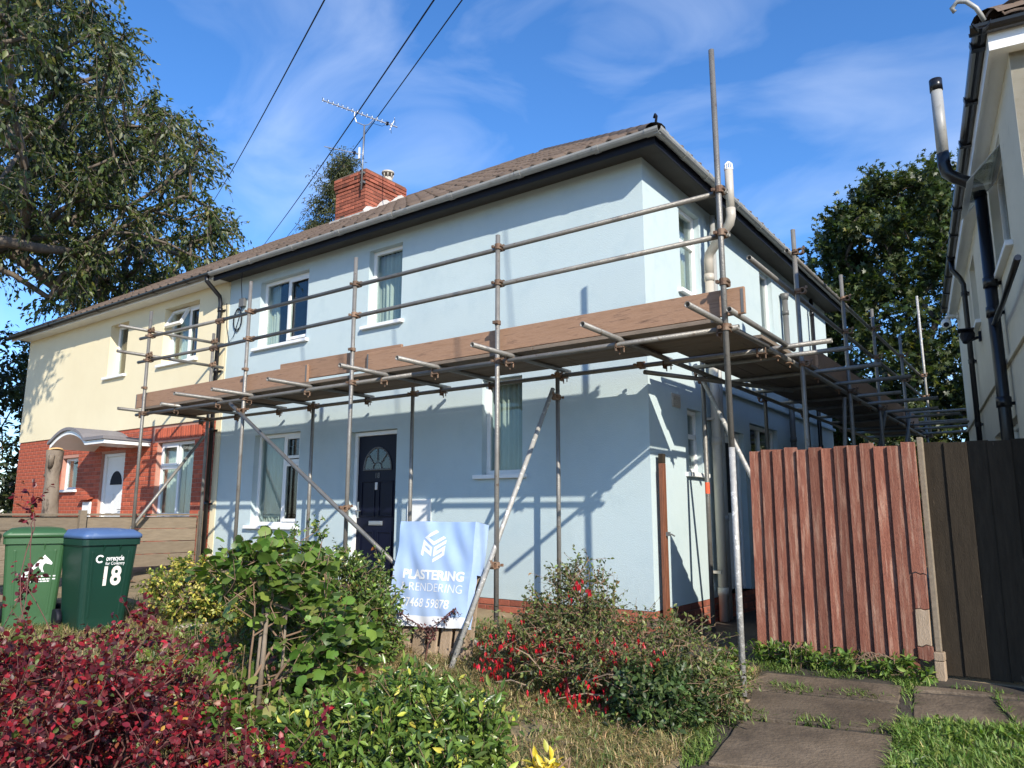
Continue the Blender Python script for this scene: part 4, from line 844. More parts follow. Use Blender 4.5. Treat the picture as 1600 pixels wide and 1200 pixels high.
# ------------------------------------------------------------------ aerials and overhead cables
ae = thing('tv_aerial', (-7.35, 2.54, ct-.3), 'long silver tv aerial on a mast strapped to the brick chimney', 'aerial')
mx_, my_ = -7.36, 2.52
MB().path([(mx_, my_, ct-.45), (mx_+.02, my_, ct+.95)], .018, 8).build('mast', 'alu', ae, smooth=True)
MB().box(mx_-.05, mx_+.05, my_, my_+.06, ct-.3, ct-.26).box(mx_-.05, mx_+.05, my_, my_+.06, ct-.1, ct-.06).build('mast_bracket', 'dgrey', ae)
ab = Vector(_r)*.93+Vector((0, 0, -.36)); ab.normalize(); c0 = Vector((mx_+.02, my_, ct+1.16)); sd = ab.cross(Vector((0, 0, 1))).normalized(); upv = sd.cross(ab)
MB().path([c0-ab*.95, c0+ab*.72], .015, 6).build('boom', 'alu', ae)
MB().path([c0-ab*.22, c0-ab*.2-upv*.08, c0-ab*.1-upv*.20, Vector((mx_+.02, my_, ct+.94)), c0+ab*.15-upv*.16, c0+ab*.20-upv*.05, c0+ab*.2], .010, 6).build('cradle', 'alu', ae)
for i in range(15): q = c0-ab*(.93-.108*i); MB().path([q-sd*.09+upv*.012, q+sd*.10+upv*.012], .005, 5).path([q-upv*.03, q+upv*.045], .005, 5).build('director', 'alu', ae)
for s in (-1, 1): MB().path([c0+ab*.60+upv*.10*s-sd*.15, c0+ab*.64+upv*.10*s+sd*.15], .006, 5).path([c0+ab*.6, c0+ab*.6+upv*.11*s], .006, 5).build('reflector', 'alu', ae)
MB().box(-.03, .03, -.02, .02, -.03, .03, Matrix.Translation(c0+ab*.5)).build('dipole_box', 'black', ae)
MB().path([c0+ab*.5, c0+ab*.42-upv*.09, c0+ab*.2-upv*.10, Vector((mx_+.05, my_, ct+.8)), Vector((mx_+.04, my_-.02, ct+.2))], .005, 5).build('aerial_lead', 'black', ae)
a2 = thing('tv_aerial', (mx_, my_, ct+.30), 'small lower tv aerial arm on the chimney mast', 'aerial')
b2 = (Vector(_r)*.97+Vector((0, 0, -.22))).normalized(); c1 = Vector((mx_, my_-.03, ct+.30))
MB().path([c1-b2*.78, c1+b2*.0], .010, 6).build('boom', 'alu', a2); MB().box(-.02, .02, -.01, .01, -.10, .14, Matrix.Translation(c1-b2*.05)).build('clamp', 'white', a2); MB().box(-.03, .03, -.02, .02, -.03, .03, Matrix.Translation(c1-b2*.15)).build('dipole_box', 'black', a2)
def cable(p0, d0, p1, d1, label):
    a = Vector(atdist(*p0, d0)); b = Vector(atdist(*p1, d1)); v = b-a; P = [a-v*.45+Vector((0, 0, .0))]+[a+v*(i/14)-Vector((0, 0, .10*math.sin(PI*i/14))) for i in range(15)]+[b+v*.35]
    tag(MB().path(P, .010, 6).build('overhead_cable', 'black', None, smooth=True), label, 'cable', 'overhead cables')
cable((507, 0), 11, (335, 312), 30, 'leftmost overhead cable running behind the left hand tree'); cable((678, 0), 10, (409, 387), 30, 'dark overhead cable passing just in front of the long aerial'); cable((722, 0), 12.5, (443, 377), 34, 'faint overhead cable on the right running behind the chimney mast')

# ------------------------------------------------------------------ vegetation helpers
def tmesh(name, V, T, C, mat):
    me = bpy.data.meshes.new(name); V = np.ascontiguousarray(V, np.float32); T = np.ascontiguousarray(T, np.int32)
    me.vertices.add(len(V)); me.vertices.foreach_set('co', V.ravel()); me.loops.add(T.size); me.loops.foreach_set('vertex_index', T.ravel())
    me.polygons.add(len(T)); me.polygons.foreach_set('loop_start', np.arange(0, T.size, 3, dtype=np.int32)); me.update(calc_edges=True)
    a = me.color_attributes.new('Col', 'FLOAT_COLOR', 'POINT'); a.data.foreach_set('color', np.concatenate([C, np.ones((len(C), 1))], 1).astype(np.float32).ravel())
    me.materials.append(MT[mat]); me.validate(); return me
def nrm(a): return a/np.maximum(np.linalg.norm(a, axis=-1, keepdims=True), 1e-9)
def oval(wd=.5, fold=.10, curl=.12, mid=.45):
    V = [(0, 0, 0), (0, .35, .0), (0, .7, -.02), (0, 1, -curl), (-wd*.42, .28, fold*.8), (-wd*.5, mid+.08, fold), (-wd*.28, .80, fold*.4), (wd*.42, .28, fold*.8), (wd*.5, mid+.08, fold), (wd*.28, .80, fold*.4)]
    T = [(0, 1, 4), (1, 5, 4), (1, 2, 5), (2, 6, 5), (2, 3, 6), (0, 7, 1), (1, 7, 8), (1, 8, 2), (2, 8, 9), (2, 9, 3)]
    return np.array(V, float), np.array(T)
def lance(wd=.25):
    return np.array([(0, 0, 0), (-wd/2, .4, .05), (0, .5, -.02), (wd/2, .4, .05), (0, 1, -.12)], float), np.array([(0, 2, 1), (0, 3, 2), (1, 2, 4), (2, 3, 4)])
def palmate(curl=.1):
    ang = [-150, -118, -95, -62, -35, -18, 0, 18, 35, 62, 95, 118, 150]; rad = [.42, .55, .54, .64, .57, .63, .72, .63, .57, .64, .54, .55, .42]
    V = [(0, .30, 0)]+[(r*math.sin(math.radians(a)), .30+r*math.cos(math.radians(a))*.9, -curl*r*r+.05*abs(math.sin(math.radians(a*2)))) for a, r in zip(ang, rad)]
    n = len(ang); return np.array(V, float), np.array([(0, i+1, i) for i in range(1, n)]+[(0, 1, n)])
def maple():
    ang = [-140, -100, -70, -45, -22, 0, 22, 45, 70, 100, 140]; rad = [.35, .6, .35, .75, .4, 1, .4, .75, .35, .6, .35]
    V = [(0, .25, 0)]+[(r*.6*math.sin(math.radians(a)), .25+r*.7*math.cos(math.radians(a)), -.1*r) for a, r in zip(ang, rad)]; n = len(ang)
    return np.array(V, float), np.array([(0, i+1, i) for i in range(1, n)])
def leaf_geo(pos, dirs, size, tm, cols, up=.8, rg=rng):
    tv, tt = tm; N_ = len(pos); a = nrm(dirs); u = nrm(rg.normal(0, 1, (N_, 3))+np.array([0, 0, up*1.6])); s = nrm(np.cross(a, u)); n = np.cross(s, a)
    V = pos[:, None]+size[:, None, None]*(tv[None, :, 0:1]*s[:, None]+tv[None, :, 1:2]*a[:, None]+tv[None, :, 2:3]*n[:, None])
    T = tt[None]+(np.arange(N_)*len(tv))[:, None, None]
    C = np.repeat(cols, len(tv), 0); return V.reshape(-1, 3), T.reshape(-1, 3), C
def palette(n, cols, wts, var=.22, rg=rng):
    c = np.array(cols)[rg.choice(len(cols), n, p=np.array(wts)/sum(wts))]
    return np.clip(c*(1+rg.normal(0, var, (n, 1)))*(1+rg.normal(0, .06, (n, 3))), .003, .95)
def spray(tips, nt_, L_, m_, droop, center=None, outw=.6, upw=0., rg=rng, leafdroop=.3):
    """leafy twigs round every tip: returns leaf positions, leaf axes and the twig polylines"""
    n = len(tips)*nt_; b = np.repeat(tips, nt_, 0); d = nrm(rg.normal(0, 1, (n, 3)))
    if center is not None: d = nrm(d+outw*nrm(b-center))
    d = nrm(d+np.array([0, 0, upw])); ln = L_*rg.uniform(.5, 1.25, n)
    t = ((np.arange(m_)+.6)/m_)[None, :]+rg.uniform(-.25, .25, (n, m_))/m_
    P = b[:, None]+d[:, None]*(ln[:, None]*t)[..., None]; P[..., 2] -= droop*(ln[:, None]*t)**2
    ax = nrm(d[:, None]*.55+rg.normal(0, .6, (n, m_, 3))+np.array([0, 0, -leafdroop]))
    tw = np.stack([b, b+d*(ln*.5)[:, None]-np.array([0, 0, 1])*(droop*(ln*.5)**2)[:, None], b+d*ln[:, None]-np.array([0, 0, 1])*(droop*ln**2)[:, None]], 1)
    return P.reshape(-1, 3), ax.reshape(-1, 3), tw
def twig_geo(mb, tw, r=.004, keep=1., n=3):
    for q in tw:
        if rnd.random() < keep: mb.path(q, [r, r*.75, r*.4], n, False)
def grow(mb, root, tips, r0, trunk=None, n=6, jit=.12, rmin=.006, step=.8):
    """limbs: every tip joins the nearest part of the tree already grown"""
    nodes = [np.array(q, float) for q in (trunk or [root])]; par = [-1]+list(range(len(nodes)-1)); base = len(nodes)
    order = np.argsort(np.linalg.norm(tips-nodes[-1], axis=1)); leafc = []
    for i in order:
        q = tips[i]; A_ = np.array(nodes); d = np.linalg.norm(A_-q, axis=1)+.35*np.linalg.norm(A_-nodes[base-1], axis=1); j = int(np.argmin(d[base-1:]))+base-1 if base > 1 else int(np.argmin(d))
        dist = np.linalg.norm(nodes[j]-q); k = max(1, int(dist/step)); p0 = nodes[j]; prev = j
        for s in range(1, k+1):
            t = s/k; pt_ = p0+(q-p0)*t+(rng.normal(0, jit*dist/k, 3) if s < k else 0); pt_[2] += .10*dist*math.sin(PI*t) if s < k else 0
            nodes.append(pt_); par.append(prev); prev = len(nodes)-1
    cnt = np.zeros(len(nodes)); ch_ = [[] for _ in nodes]
    for i, p in enumerate(par):
        if p >= 0: ch_[p].append(i)
    for i in range(len(nodes)-1, -1, -1):
        cnt[i] = max(1, sum(cnt[c] for c in ch_[i]))
    rad = np.maximum(rmin, r0*np.sqrt(cnt/cnt[0]))
    for i, p in enumerate(par):
        if p >= 0: mb.path([nodes[p], (nodes[p]+nodes[i])/2+rng.normal(0, .03*np.linalg.norm(nodes[p]-nodes[i]), 3), nodes[i]], [min(rad[p], rad[i]*1.35), rad[i]*1.1, rad[i]], n, False)
def foliage(parent, name, pos, ax, size, tm, cols, mat='leaf', up=.8):
    V, T, C = leaf_geo(pos, ax, size, tm, cols, up); org = np.array([V[:, 0].mean(), V[:, 1].mean(), V[:, 2].min()])
    return tag(link(name, tmesh(name, V-org, T, C, mat), parent, tuple(org)), kind='stuff')
def inpoly(x, y, poly):
    c = np.zeros(x.shape, bool); j = len(poly)-1
    for i in range(len(poly)):
        xi, yi = poly[i]; xj, yj = poly[j]; c ^= ((yi > y) != (yj > y)) & (x < (xj-xi)*(y-yi)/(yj-yi+1e-9)+xi); j = i
    return c
def ellipsoid(n, c, r, shell=.0, flat=None):
    d = nrm(rng.normal(0, 1, (n, 3))); q = (shell+(1-shell)*rng.uniform(0, 1, (n, 1)))**(1/2.2); return np.array(c)+d*q*np.array(r)
def wrap_px(P):
    d = P-CAM; z = d@_f; return 800+FPX*(d@_r)/z, 600-FPX*(d@_u)/z

# ------------------------------------------------------------------ big ash tree, top left
tr = thing('tree', (-19.5, -2.2, -.2), 'large loose crowned tree towering over the left end of the cream house', 'tree')
poly = [(-60, -120), (175, -120), (160, -10), (150, 20), (222, 62), (200, 105), (205, 130), (250, 160), (312, 200), (316, 228), (292, 245), (340, 275), (338, 310), (366, 350), (374, 385), (340, 430), (230, 470), (120, 500), (70, 480), (30, 470), (-60, 520)]
xs = rng.uniform(-60, 380, 3600); ys = rng.uniform(-120, 520, 3600); k = inpoly(xs, ys, poly)
gap = (np.hypot((xs-35)/60, (ys-425)/38) < 1) | (np.hypot((xs-25)/32, (ys-350)/18) < .8)
ds = np.where((xs < 45) & (ys < 300) & (rng.uniform(0, 1, 3600) < .22), rng.uniform(15, 18, 3600), rng.uniform(20, 29, 3600))
k = k & ~((xs < 75) & (ys > 405)); airy = np.sin(xs*.045+1.3)*np.sin(ys*.05)+.6*np.sin(xs*.11+ys*.08) > -.75; k = k & airy
P = np.array([atdist(a, b, c) for a, b, c in zip(xs[k & ~gap], ys[k & ~gap], ds[k & ~gap])])
ok = ~((P[:, 1] > -.8) & (P[:, 1] < 8.7) & (P[:, 0] > -16.3) & (P[:, 2] < np.minimum(ZE+TP*(P[:, 1]+OV), ZE+TP*(2*RY+OV-P[:, 1]))+.5)) & (P[:, 2] > 4.2)
P = P[ok]; P = P[rng.permutation(len(P))[:520]]
offp = ellipsoid(500, (-24, .5, 10.5), (7.5, 7, 7)); px_, py_ = wrap_px(offp); offp = offp[((px_ < -40) | (py_ < -60)) & (offp[:, 2] > 8)][:230]
tips = np.concatenate([P, offp]); mb = MB(); grow(mb, None, tips, .46, [(-19.5, -2.2, -.3), (-19.4, -2.1, 1.5), (-19.3, -1.9, 3.2), (-18.9, -1.7, 5.2)], 6, .10, .010, 1.6)
for L5, R5_ in (([(-40, 382, 20), (10, 378, 20), (60, 388, 20.2), (105, 392, 20.6), (150, 402, 21), (185, 392, 21.6), (215, 372, 22), (240, 350, 22.5)], [.14, .13, .115, .10, .08, .06, .035, .012]), ([(10, 195, 17), (28, 225, 17), (40, 262, 17.1), (38, 300, 17.1), (52, 325, 17.2)], [.03, .03, .025, .018, .008])):
    mb.path([atdist(*q) for q in L5], R5_, 8)
mb.build('limbs', 'bark', tr, smooth=True)
pos, ax, tw = spray(tips, 8, 1.0, 15, .42, None, 0, -.12, leafdroop=.9)
sel = (pos[:, 2] > roofz(np.minimum(pos[:, 1], 2*RY-pos[:, 1]))+.05) | (pos[:, 1] < -.5) | (pos[:, 1] > 8.4) | (pos[:, 0] < -16.2); pos, ax = pos[sel], ax[sel]
mb = MB(); twig_geo(mb, tw, .009, .6); tag(mb.build('twigs', 'bark', tr), kind='stuff')
foliage(tr, 'crown', pos, ax, rng.uniform(.11, .21, len(pos)), lance(.40), palette(len(pos), [(.040, .060, .014), (.062, .086, .018), (.095, .115, .024), (.026, .040, .012), (.15, .14, .04)], [4, 4, 2, 3, .5]), 'leaf', .3)
# ------------------------------------------------------------------ maple at the right
tr = thing('tree', (.6, 14.2, -.15), 'dense dark green maple tree behind the two houses on the right', 'tree')
tips = ellipsoid(560, (1.0, 14.2, 5.4), (3.3, 3.0, 4.6), .35); tips = tips[tips[:, 2] > .5]
tops = np.array([atdist(a, b, 21.2) for a, b in ((1372, 290), (1345, 320), (1310, 335), (1400, 300), (1430, 290), (1452, 275), (1475, 280), (1290, 395), (1285, 440), (1330, 350), (1420, 330), (1462, 315))]); tips = np.concatenate([tips, tops])
mb = MB(); grow(mb, None, tips, .24, [(.6, 14.2, -.2), (.65, 14.2, 1.6), (.75, 14.25, 3.0)], 6, .10, .010, 1.2); mb.build('limbs', 'bark', tr, smooth=True)
pos, ax, tw = spray(tips, 13, .6, 9, .1, np.array([1., 14.2, 4.5]), .5, .5, leafdroop=.5)
foliage(tr, 'crown', pos, ax, rng.uniform(.13, .22, len(pos)), maple(), palette(len(pos), [(.032, .052, .014), (.048, .070, .018), (.07, .09, .022), (.12, .13, .03)], [4, 4, 2, .5]), 'leaf', .9)
# ------------------------------------------------------------------ dark trees far left, added dark hedge behind, conifer
def mass(label, c, r, ntip, cols, wts, L_=.7, nt_=7, m_=8, size=(.12, .22), tm=None, trunk=.16, base=None, name='tree', cat='tree', mat='leaf', group=None):
    b = base or (c[0], c[1], zgf(c[0], c[1])); t = thing(name, b, label, cat, group); tips = ellipsoid(ntip, c, r, .3); tips = tips[tips[:, 2] > b[2]+.25]
    mb = MB(); h = c[2]-b[2]; grow(mb, None, tips, trunk, [(b[0], b[1], b[2]-.05), (b[0]+.03, b[1], b[2]+h*.35), (b[0]+.05, b[1]+.03, b[2]+h*.6)], 5, .1, .006, 1.); mb.build('limbs', 'bark', t)
    pos, ax, tw = spray(tips, nt_, L_, m_, .15, np.array(c), .5, .2); foliage(t, 'crown', pos, ax, rng.uniform(*size, len(pos)), tm or oval(.55), palette(len(pos), cols, wts), mat)
    return t
G = [(.022, .036, .012), (.035, .052, .016), (.05, .068, .02)]
mass('dark evergreen tree beyond the left end of the cream house', (-24.8, 2.6, 3.4), (3.6, 3, 3.4), 300, G, [4, 3, 1])
mass('lower dark tree at the far left edge behind the hedge', (-21, -1.0, 1.9), (1.8, 1.6, 2.0), 120, G, [3, 3, 1])
mass('small olive green garden bush at the left edge in front of the brick wall', (-15.4, -1.9, 1.2), (.75, .8, 1.1), 90, [(.05, .07, .02), (.09, .11, .03), (.14, .14, .05)], [2, 3, 1], .3, 6, 7, (.05, .09), name='bush', cat='bush')
mass('dense hedge added to darken the view behind the scaffold', (1.6, 17.8, 2.4), (5.5, 1.6, 3.4), 420, G, [4, 3, 1], .6, 7, 9, (.12, .2), name='hedge', cat='hedge')  # added as a backdrop so the gap under the scaffold looks dark
cf = thing('conifer', (-16.4, 9.0, -.1), 'tall conifer with drooping sprays rising behind the brick chimney', 'conifer')
top = atdist(548, 236, 25.5); bx, by = top[0]-.3, top[1]; zt = top[2]; tips = []
for i in range(330):
    t = rng.uniform(0, 1)**.8; z = zt-.1-t*6.0; r_ = .05+t*2.1*rng.uniform(.5, 1); a = rng.uniform(0, 2*PI); tips.append((bx+r_*math.cos(a)-.25*t, by+r_*math.sin(a), z+.35*r_))
for a, b in ((521, 243), (507, 279), (491, 330), (535, 262), (515, 262), (500, 305)): tips.append(tuple(atdist(a, b+6, 25)))
tips = np.array(tips); mb = MB(); mb.path([(bx-.3, by, -.2), (bx-.2, by, zt*.5), (bx, by, zt-.2)], [.3, .2, .03], 8)
for q in tips[::3]: mb.path([(bx-.1, by, q[2]-.25), q], [.03, .01], 4, False)
mb.build('trunk', 'bark', cf, smooth=True); cf.location = (bx, by, -.1)
pos, ax, tw = spray(tips, 9, .60, 14, .5, np.array([bx, by, zt-5]), .3, -.1, leafdroop=.9)
for o in list(cf.children): o.location = WL[o.name]-Vector((bx, by, -.1))
WL[cf.name] = Vector((bx, by, -.1))
foliage(cf, 'crown', pos, ax, rng.uniform(.08, .15, len(pos)), lance(.22), palette(len(pos), [(.045, .06, .018), (.075, .085, .025), (.11, .11, .035), (.03, .042, .014)], [3, 3, 1.5, 3]), 'leaf', .2)
# ------------------------------------------------------------------ front garden shrubs
def shrub(name, label, base, tips, stems, sprayargs, size, tm, cols, wts, mat='leaf', bark='twig', cat='shrub', r0=.02, var=.22, up=.8, tw_keep=.35, tw_r=.0035, center=None):
    t = thing(name, base, label, cat); mb = MB()
    for k in range(stems):
        a = 2*PI*k/stems; sub = tips[k::stems]; bx, by = base[0]+.12*math.cos(a)*rnd.random(), base[1]+.12*math.sin(a)*rnd.random()
        if len(sub): grow(mb, None, sub, r0, [(bx, by, base[2]-.03), (bx+.04*math.cos(a), by+.04*math.sin(a), base[2]+.18)], 5, .10, .003, .22)
    pos, ax, tw = spray(tips, *sprayargs[:4], np.array(center if center is not None else base), *sprayargs[4:]); twig_geo(mb, tw, tw_r, tw_keep)
    tag(mb.build('stems', bark, t, smooth=True), kind='stuff')
    k = pos[:, 2] > zg(pos[:, 0], pos[:, 1])+.0; pos, ax = pos[k], ax[k]
    foliage(t, 'leaves', pos, ax, rng.uniform(*size, len(pos)), tm, palette(len(pos), cols, wts, var), mat, up); return t, pos
# purple barberry mass in the lower left corner: several bushes grown into one another
BC = [(.095, .012, .018), (.16, .016, .024), (.055, .012, .016), (.32, .020, .030), (.18, .06, .028), (.45, .22, .04)]
for k, (c, r, n, lb) in enumerate((((-1.25, -5.45, -.16), (.80, .75, .55), 330, 'purple leaved barberry bush at the left edge below the bins'), ((-.62, -5.12, -.26), (.62, .60, .47), 280, 'purple leaved barberry bush in the lower left corner nearest the camera'), ((-1.65, -4.35, -.27), (.5, .45, .26), 90, 'low purple barberry bush below the number 18 bin'), ((-.12, -4.62, -.40), (.36, .36, .22), 70, 'small dark purple barberry bush right of the larger ones'))):
    tips = ellipsoid(n, c, r, .35)
    if k == 0: tips = np.concatenate([tips, np.array([[-2.0, -4.95, .22+.075*i] for i in range(13)])+rng.normal(0, .015, (13, 3)), np.array([[-1.75+.05*i, -4.9+.05*i, .22+.012*i] for i in range(7)])])
    wn = [c+np.array([rng.normal(0, r[0]*.5), rng.normal(0, r[1]*.5), r[2]*.75])+np.array([a_, b_, 1.])*h_ for a_, b_ in rng.normal(0, .45, (6 if k < 2 else 2, 2)) for h_ in (.03, .09, .15, .21)]; tips = np.concatenate([tips[np.sin(tips[:, 0]*9+1)*np.sin(tips[:, 1]*8)+.5*np.sin(tips[:, 2]*13) > -.75], np.array(wn)])
    b = (c[0], c[1], zgf(c[0], c[1])); shrub('barberry_bush', lb, b, tips, 5, (5, .17, 7, .25, .7, .45), (.020, .048), oval(.62, .06, .10, .5), BC+[(.09, .13, .03)], [4, 4, 3, 2.0, .7, .15 if k < 2 else .3, .5], 'leaf', 'twigr', r0=.014, up=.6, tw_keep=.5, tw_r=.0022, center=(c[0], c[1], c[2]-.4))
# broad leaved currant
CC = [(.065, .125, .022), (.10, .175, .030), (.15, .22, .04), (.20, .24, .06)]
c = (-1.72, -3.32, .55); b = (-1.52, -3.50, zgf(-1.52, -3.50)); tips = ellipsoid(70, c, (.55, .42, .27), .3); tips = np.concatenate([tips, ellipsoid(40, (-1.12, -3.25, .18), (.32, .3, .30))])
t, _ = shrub('currant_shrub', 'broad leaved currant shrub with bare brown stems beside the bins', b, tips, 4, (4, .24, 3, .35, .6, .3), (.04, .105), palmate(.4), CC, [3, 4, 2, .6], 'leaf', 'twig', r0=.011, up=1.6, tw_keep=.8, tw_r=.004, center=(c[0], c[1], -.2))
for dx, dy, r_ in ((0, 0, .022), (-.12, .05, .016), (.10, .10, .013)): MB().path([(b[0]+dx, b[1]+dy, b[2]-.02), (b[0]+dx+.03, b[1]+dy, b[2]+.4), (b[0]+dx+.01, b[1]+dy+.03, b[2]+.75)], [r_, r_*.85, r_*.6], 8).build('stem', 'barkp', t, smooth=True)
# privet
c = (-2.35, -2.30, .22); b = (c[0], c[1], zgf(c[0], c[1])); tips = np.concatenate([ellipsoid(270, c, (.82, .62, .48), .35), ellipsoid(80, (-1.85, -2.25, .05), (.45, .4, .35), .3)])
tips = np.concatenate([tips, np.array([(-2.75, -2.3, .85), (-2.4, -2.3, .92), (-2.2, -2.4, .84), (-2.9, -2.2, .78), (-1.75, -2.1, .62)])])
shrub('privet_shrub', 'round glossy green privet shrub left of the banner', b, tips, 6, (6, .17, 9, .1, .7, .5), (.030, .055), oval(.5, .08, .1), [(.060, .105, .022), (.095, .15, .030), (.15, .21, .045), (.25, .27, .06), (.40, .16, .05)], [4, 4, 2, .7, .08], 'leafg', center=(c[0], c[1], -.2))
# golden variegated shrub behind
c = (-4.35, -2.35, .24); b = (c[0], c[1], zgf(c[0], c[1])); shrub('golden_shrub', 'yellow variegated shrub between the bins and the blue wall', b, np.concatenate([ellipsoid(110, c, (.62, .42, .30), .2), ellipsoid(50, (-3.7, -2.2, .15), (.5, .3, .3), .2)]), 5, (5, .16, 9, .2, .6, .4), (.035, .055), oval(.6), [(.42, .38, .07), (.55, .50, .12), (.12, .17, .03), (.07, .10, .02)], [2.5, 2, 3, 2.5], center=(c[0], c[1], 0))
# fuchsia with hanging red flowers
FCc = [(.080, .11, .030), (.12, .155, .042), (.17, .20, .06), (.24, .16, .07), (.055, .07, .024)]
c = (.42, -1.70, -.02); b = (c[0], c[1], zgf(c[0], c[1])); tips = np.concatenate([ellipsoid(260, c, (.95, .50, .32), .3), ellipsoid(75, (.05, -1.62, .28), (.40, .30, .30), .2), ellipsoid(60, (-.35, -1.75, .0), (.4, .3, .25), .2), ellipsoid(60, (1.18, -1.75, -.18), (.28, .25, .18), .2), np.array([(.10, -1.6, .62), (.18, -1.6, .70), (.02, -1.65, .58), (.85, -1.5, .22), (.72, -1.5, .25), (.3, -1.6, .52)])])
ft, fpos = shrub('fuchsia_shrub', 'sprawling fuchsia shrub with hanging red flowers below the bare corner wall', b, tips, 7, (5, .23, 7, .6, .6, .2), (.022, .046), oval(.48), FCc, [3, 4, 2, 1, 3], 'leaf', 'twig', r0=.016, tw_keep=.65, tw_r=.0028, center=(c[0], c[1], -.4))
mb = MB()
for k in range(26):
    a = rng.uniform(0, 2*PI); q = np.array([c[0]+rng.uniform(-.75, .7), c[1]-rng.uniform(.0, .45), rng.uniform(-.28, .05)]); d = np.array([rng.uniform(-.4, .4), rng.uniform(-.2, .1), rng.uniform(-.1, .18)]); mb.path([q, q+d*.5+np.array([0, 0, .03]), q+d], [.006, .005, .003], 5, False)
tag(mb.build('bare_canes', 'wood', ft), kind='stuff')
fl_ = []
for cc_, r_, n in (((-.36, -1.95, .05), (.30, .2, .20), 70), ((-.45, -2.05, -.14), (.22, .15, .12), 34), ((.15, -2.0, .08), (.38, .18, .15), 60), ((.45, -2.14, -.2), (.6, .18, .15), 80), ((.65, -2.0, .08), (.42, .2, .14), 60), ((.22, -1.8, .5), (.12, .1, .10), 14)):
    fl_.append(ellipsoid(n, cc_, r_))
fp = np.concatenate(fl_); n = len(fp); fp = np.repeat(fp, 4, 0)+rng.normal(0, .004, (n*4, 3)); fd = np.tile(np.array([[.35, 0, -1], [-.35, .1, -1], [0, .35, -1], [0, -.1, -1.3]]), (n, 1))+rng.normal(0, .15, (n*4, 3))
foliage(ft, 'flowers', fp, fd, rng.uniform(.032, .052, n*4), lance(.32), palette(n*4, [(.50, .012, .022), (.62, .02, .05), (.38, .010, .02)], [4, 2, 3]), 'flower', .2)
c = (.98, -2.02, -.22); b = (c[0], c[1], zgf(c[0], c[1])); shrub('bramble_shrub', 'low dark green leafy shrub beside the path slabs', b, ellipsoid(150, c, (.34, .34, .22), .2), 4, (6, .14, 7, .3, .6, .4), (.028, .055), oval(.6), [(.045, .075, .024), (.07, .11, .034), (.12, .17, .05)], [3, 3, 1], r0=.01, center=(c[0], c[1], -.4))
# low euonymus in the middle foreground
c = (.14, -3.55, -.33); b = (c[0], c[1], zgf(c[0], c[1])); tips = np.concatenate([ellipsoid(230, c, (.62, .42, .30), .3), ellipsoid(110, (-.35, -3.75, -.42), (.5, .35, .2), .3), ellipsoid(80, (.45, -3.75, -.40), (.35, .3, .2), .3)])
shrub('euonymus_shrub', 'low green and yellow tipped shrub in the middle of the foreground', b, tips, 7, (4, .21, 9, -.1, .4, 1.3), (.048, .085), oval(.36, .08, .05), [(.065, .11, .022), (.10, .165, .032), (.17, .24, .05), (.42, .42, .07)], [4, 4, 2.5, .5], 'leafg', up=.5, center=(c[0], c[1], -.7))
c = (.88, -3.28, -.40); b = (c[0], c[1], zgf(c[0], c[1])); shrub('yellow_plant', 'small bright yellow leaved plant at the bottom edge', b, ellipsoid(10, c, (.11, .08, .07)), 2, (3, .09, 4, .1, .3, 1.2), (.05, .085), oval(.4, .08, .05), [(.80, .60, .05), (.70, .58, .12), (.35, .36, .06)], [4, 2, 1], r0=.006, center=(c[0], c[1], -.7))
# dark sprig hanging across the banner
sp0 = np.array(PB(.18, .36, .09)); tips = np.array([PB(u_, v_, .10) for u_, v_ in ((.12, .36), (.2, .37), (.3, .33), (.40, .30), (.50, .26), (.60, .27), (.68, .31), (.74, .36), (.80, .42), (.86, .45), (.58, .2), (.66, .2))])
b = np.array(PB(.62, 0, .18)); shrub('barberry_sprig', 'thin dark red sprig arching in front of the foot of the banner', (b[0], b[1], zgf(b[0], b[1])), tips, 1, (3, .06, 6, .8, .2, -.1), (.022, .04), oval(.45), [(.07, .025, .025), (.14, .03, .035), (.05, .03, .02)], [3, 2, 2], r0=.007, bark='twigr', tw_keep=.9, tw_r=.002)
# weeds along the gate and slab joints
wd_ = [(.075, .13, .022), (.12, .19, .035), (.18, .25, .05)]
for k, (pts_, lb) in enumerate((([(1.15+.07*i, -.34) for i in range(8)], 'clump of bright weeds at the left foot of the red gate'), ([(1.75+.08*i, -.36) for i in range(9)], 'clump of bright weeds at the right foot of the red gate'), ([(1.0, -.85), (1.1, -.7), (.95, -.6), (1.2, -1.0), (1.05, -1.0)], 'leafy weeds around the foot of the corner scaffold pole'))):
    tips = np.array([(x+rng.uniform(-.04, .04), y+rng.uniform(-.06, .04), zgf(x, y)+rng.uniform(.02, .12)) for x, y in pts_ for _ in range(3)]); b = (pts_[len(pts_)//2][0], pts_[len(pts_)//2][1], zgf(*pts_[len(pts_)//2]))
    shrub('weeds', lb, b, tips, len(pts_), (4, .10, 4, .2, .3, .9), (.04, .085), oval(.42), wd_, [3, 4, 2], cat='weeds', r0=.004, center=(b[0], b[1], -.4))
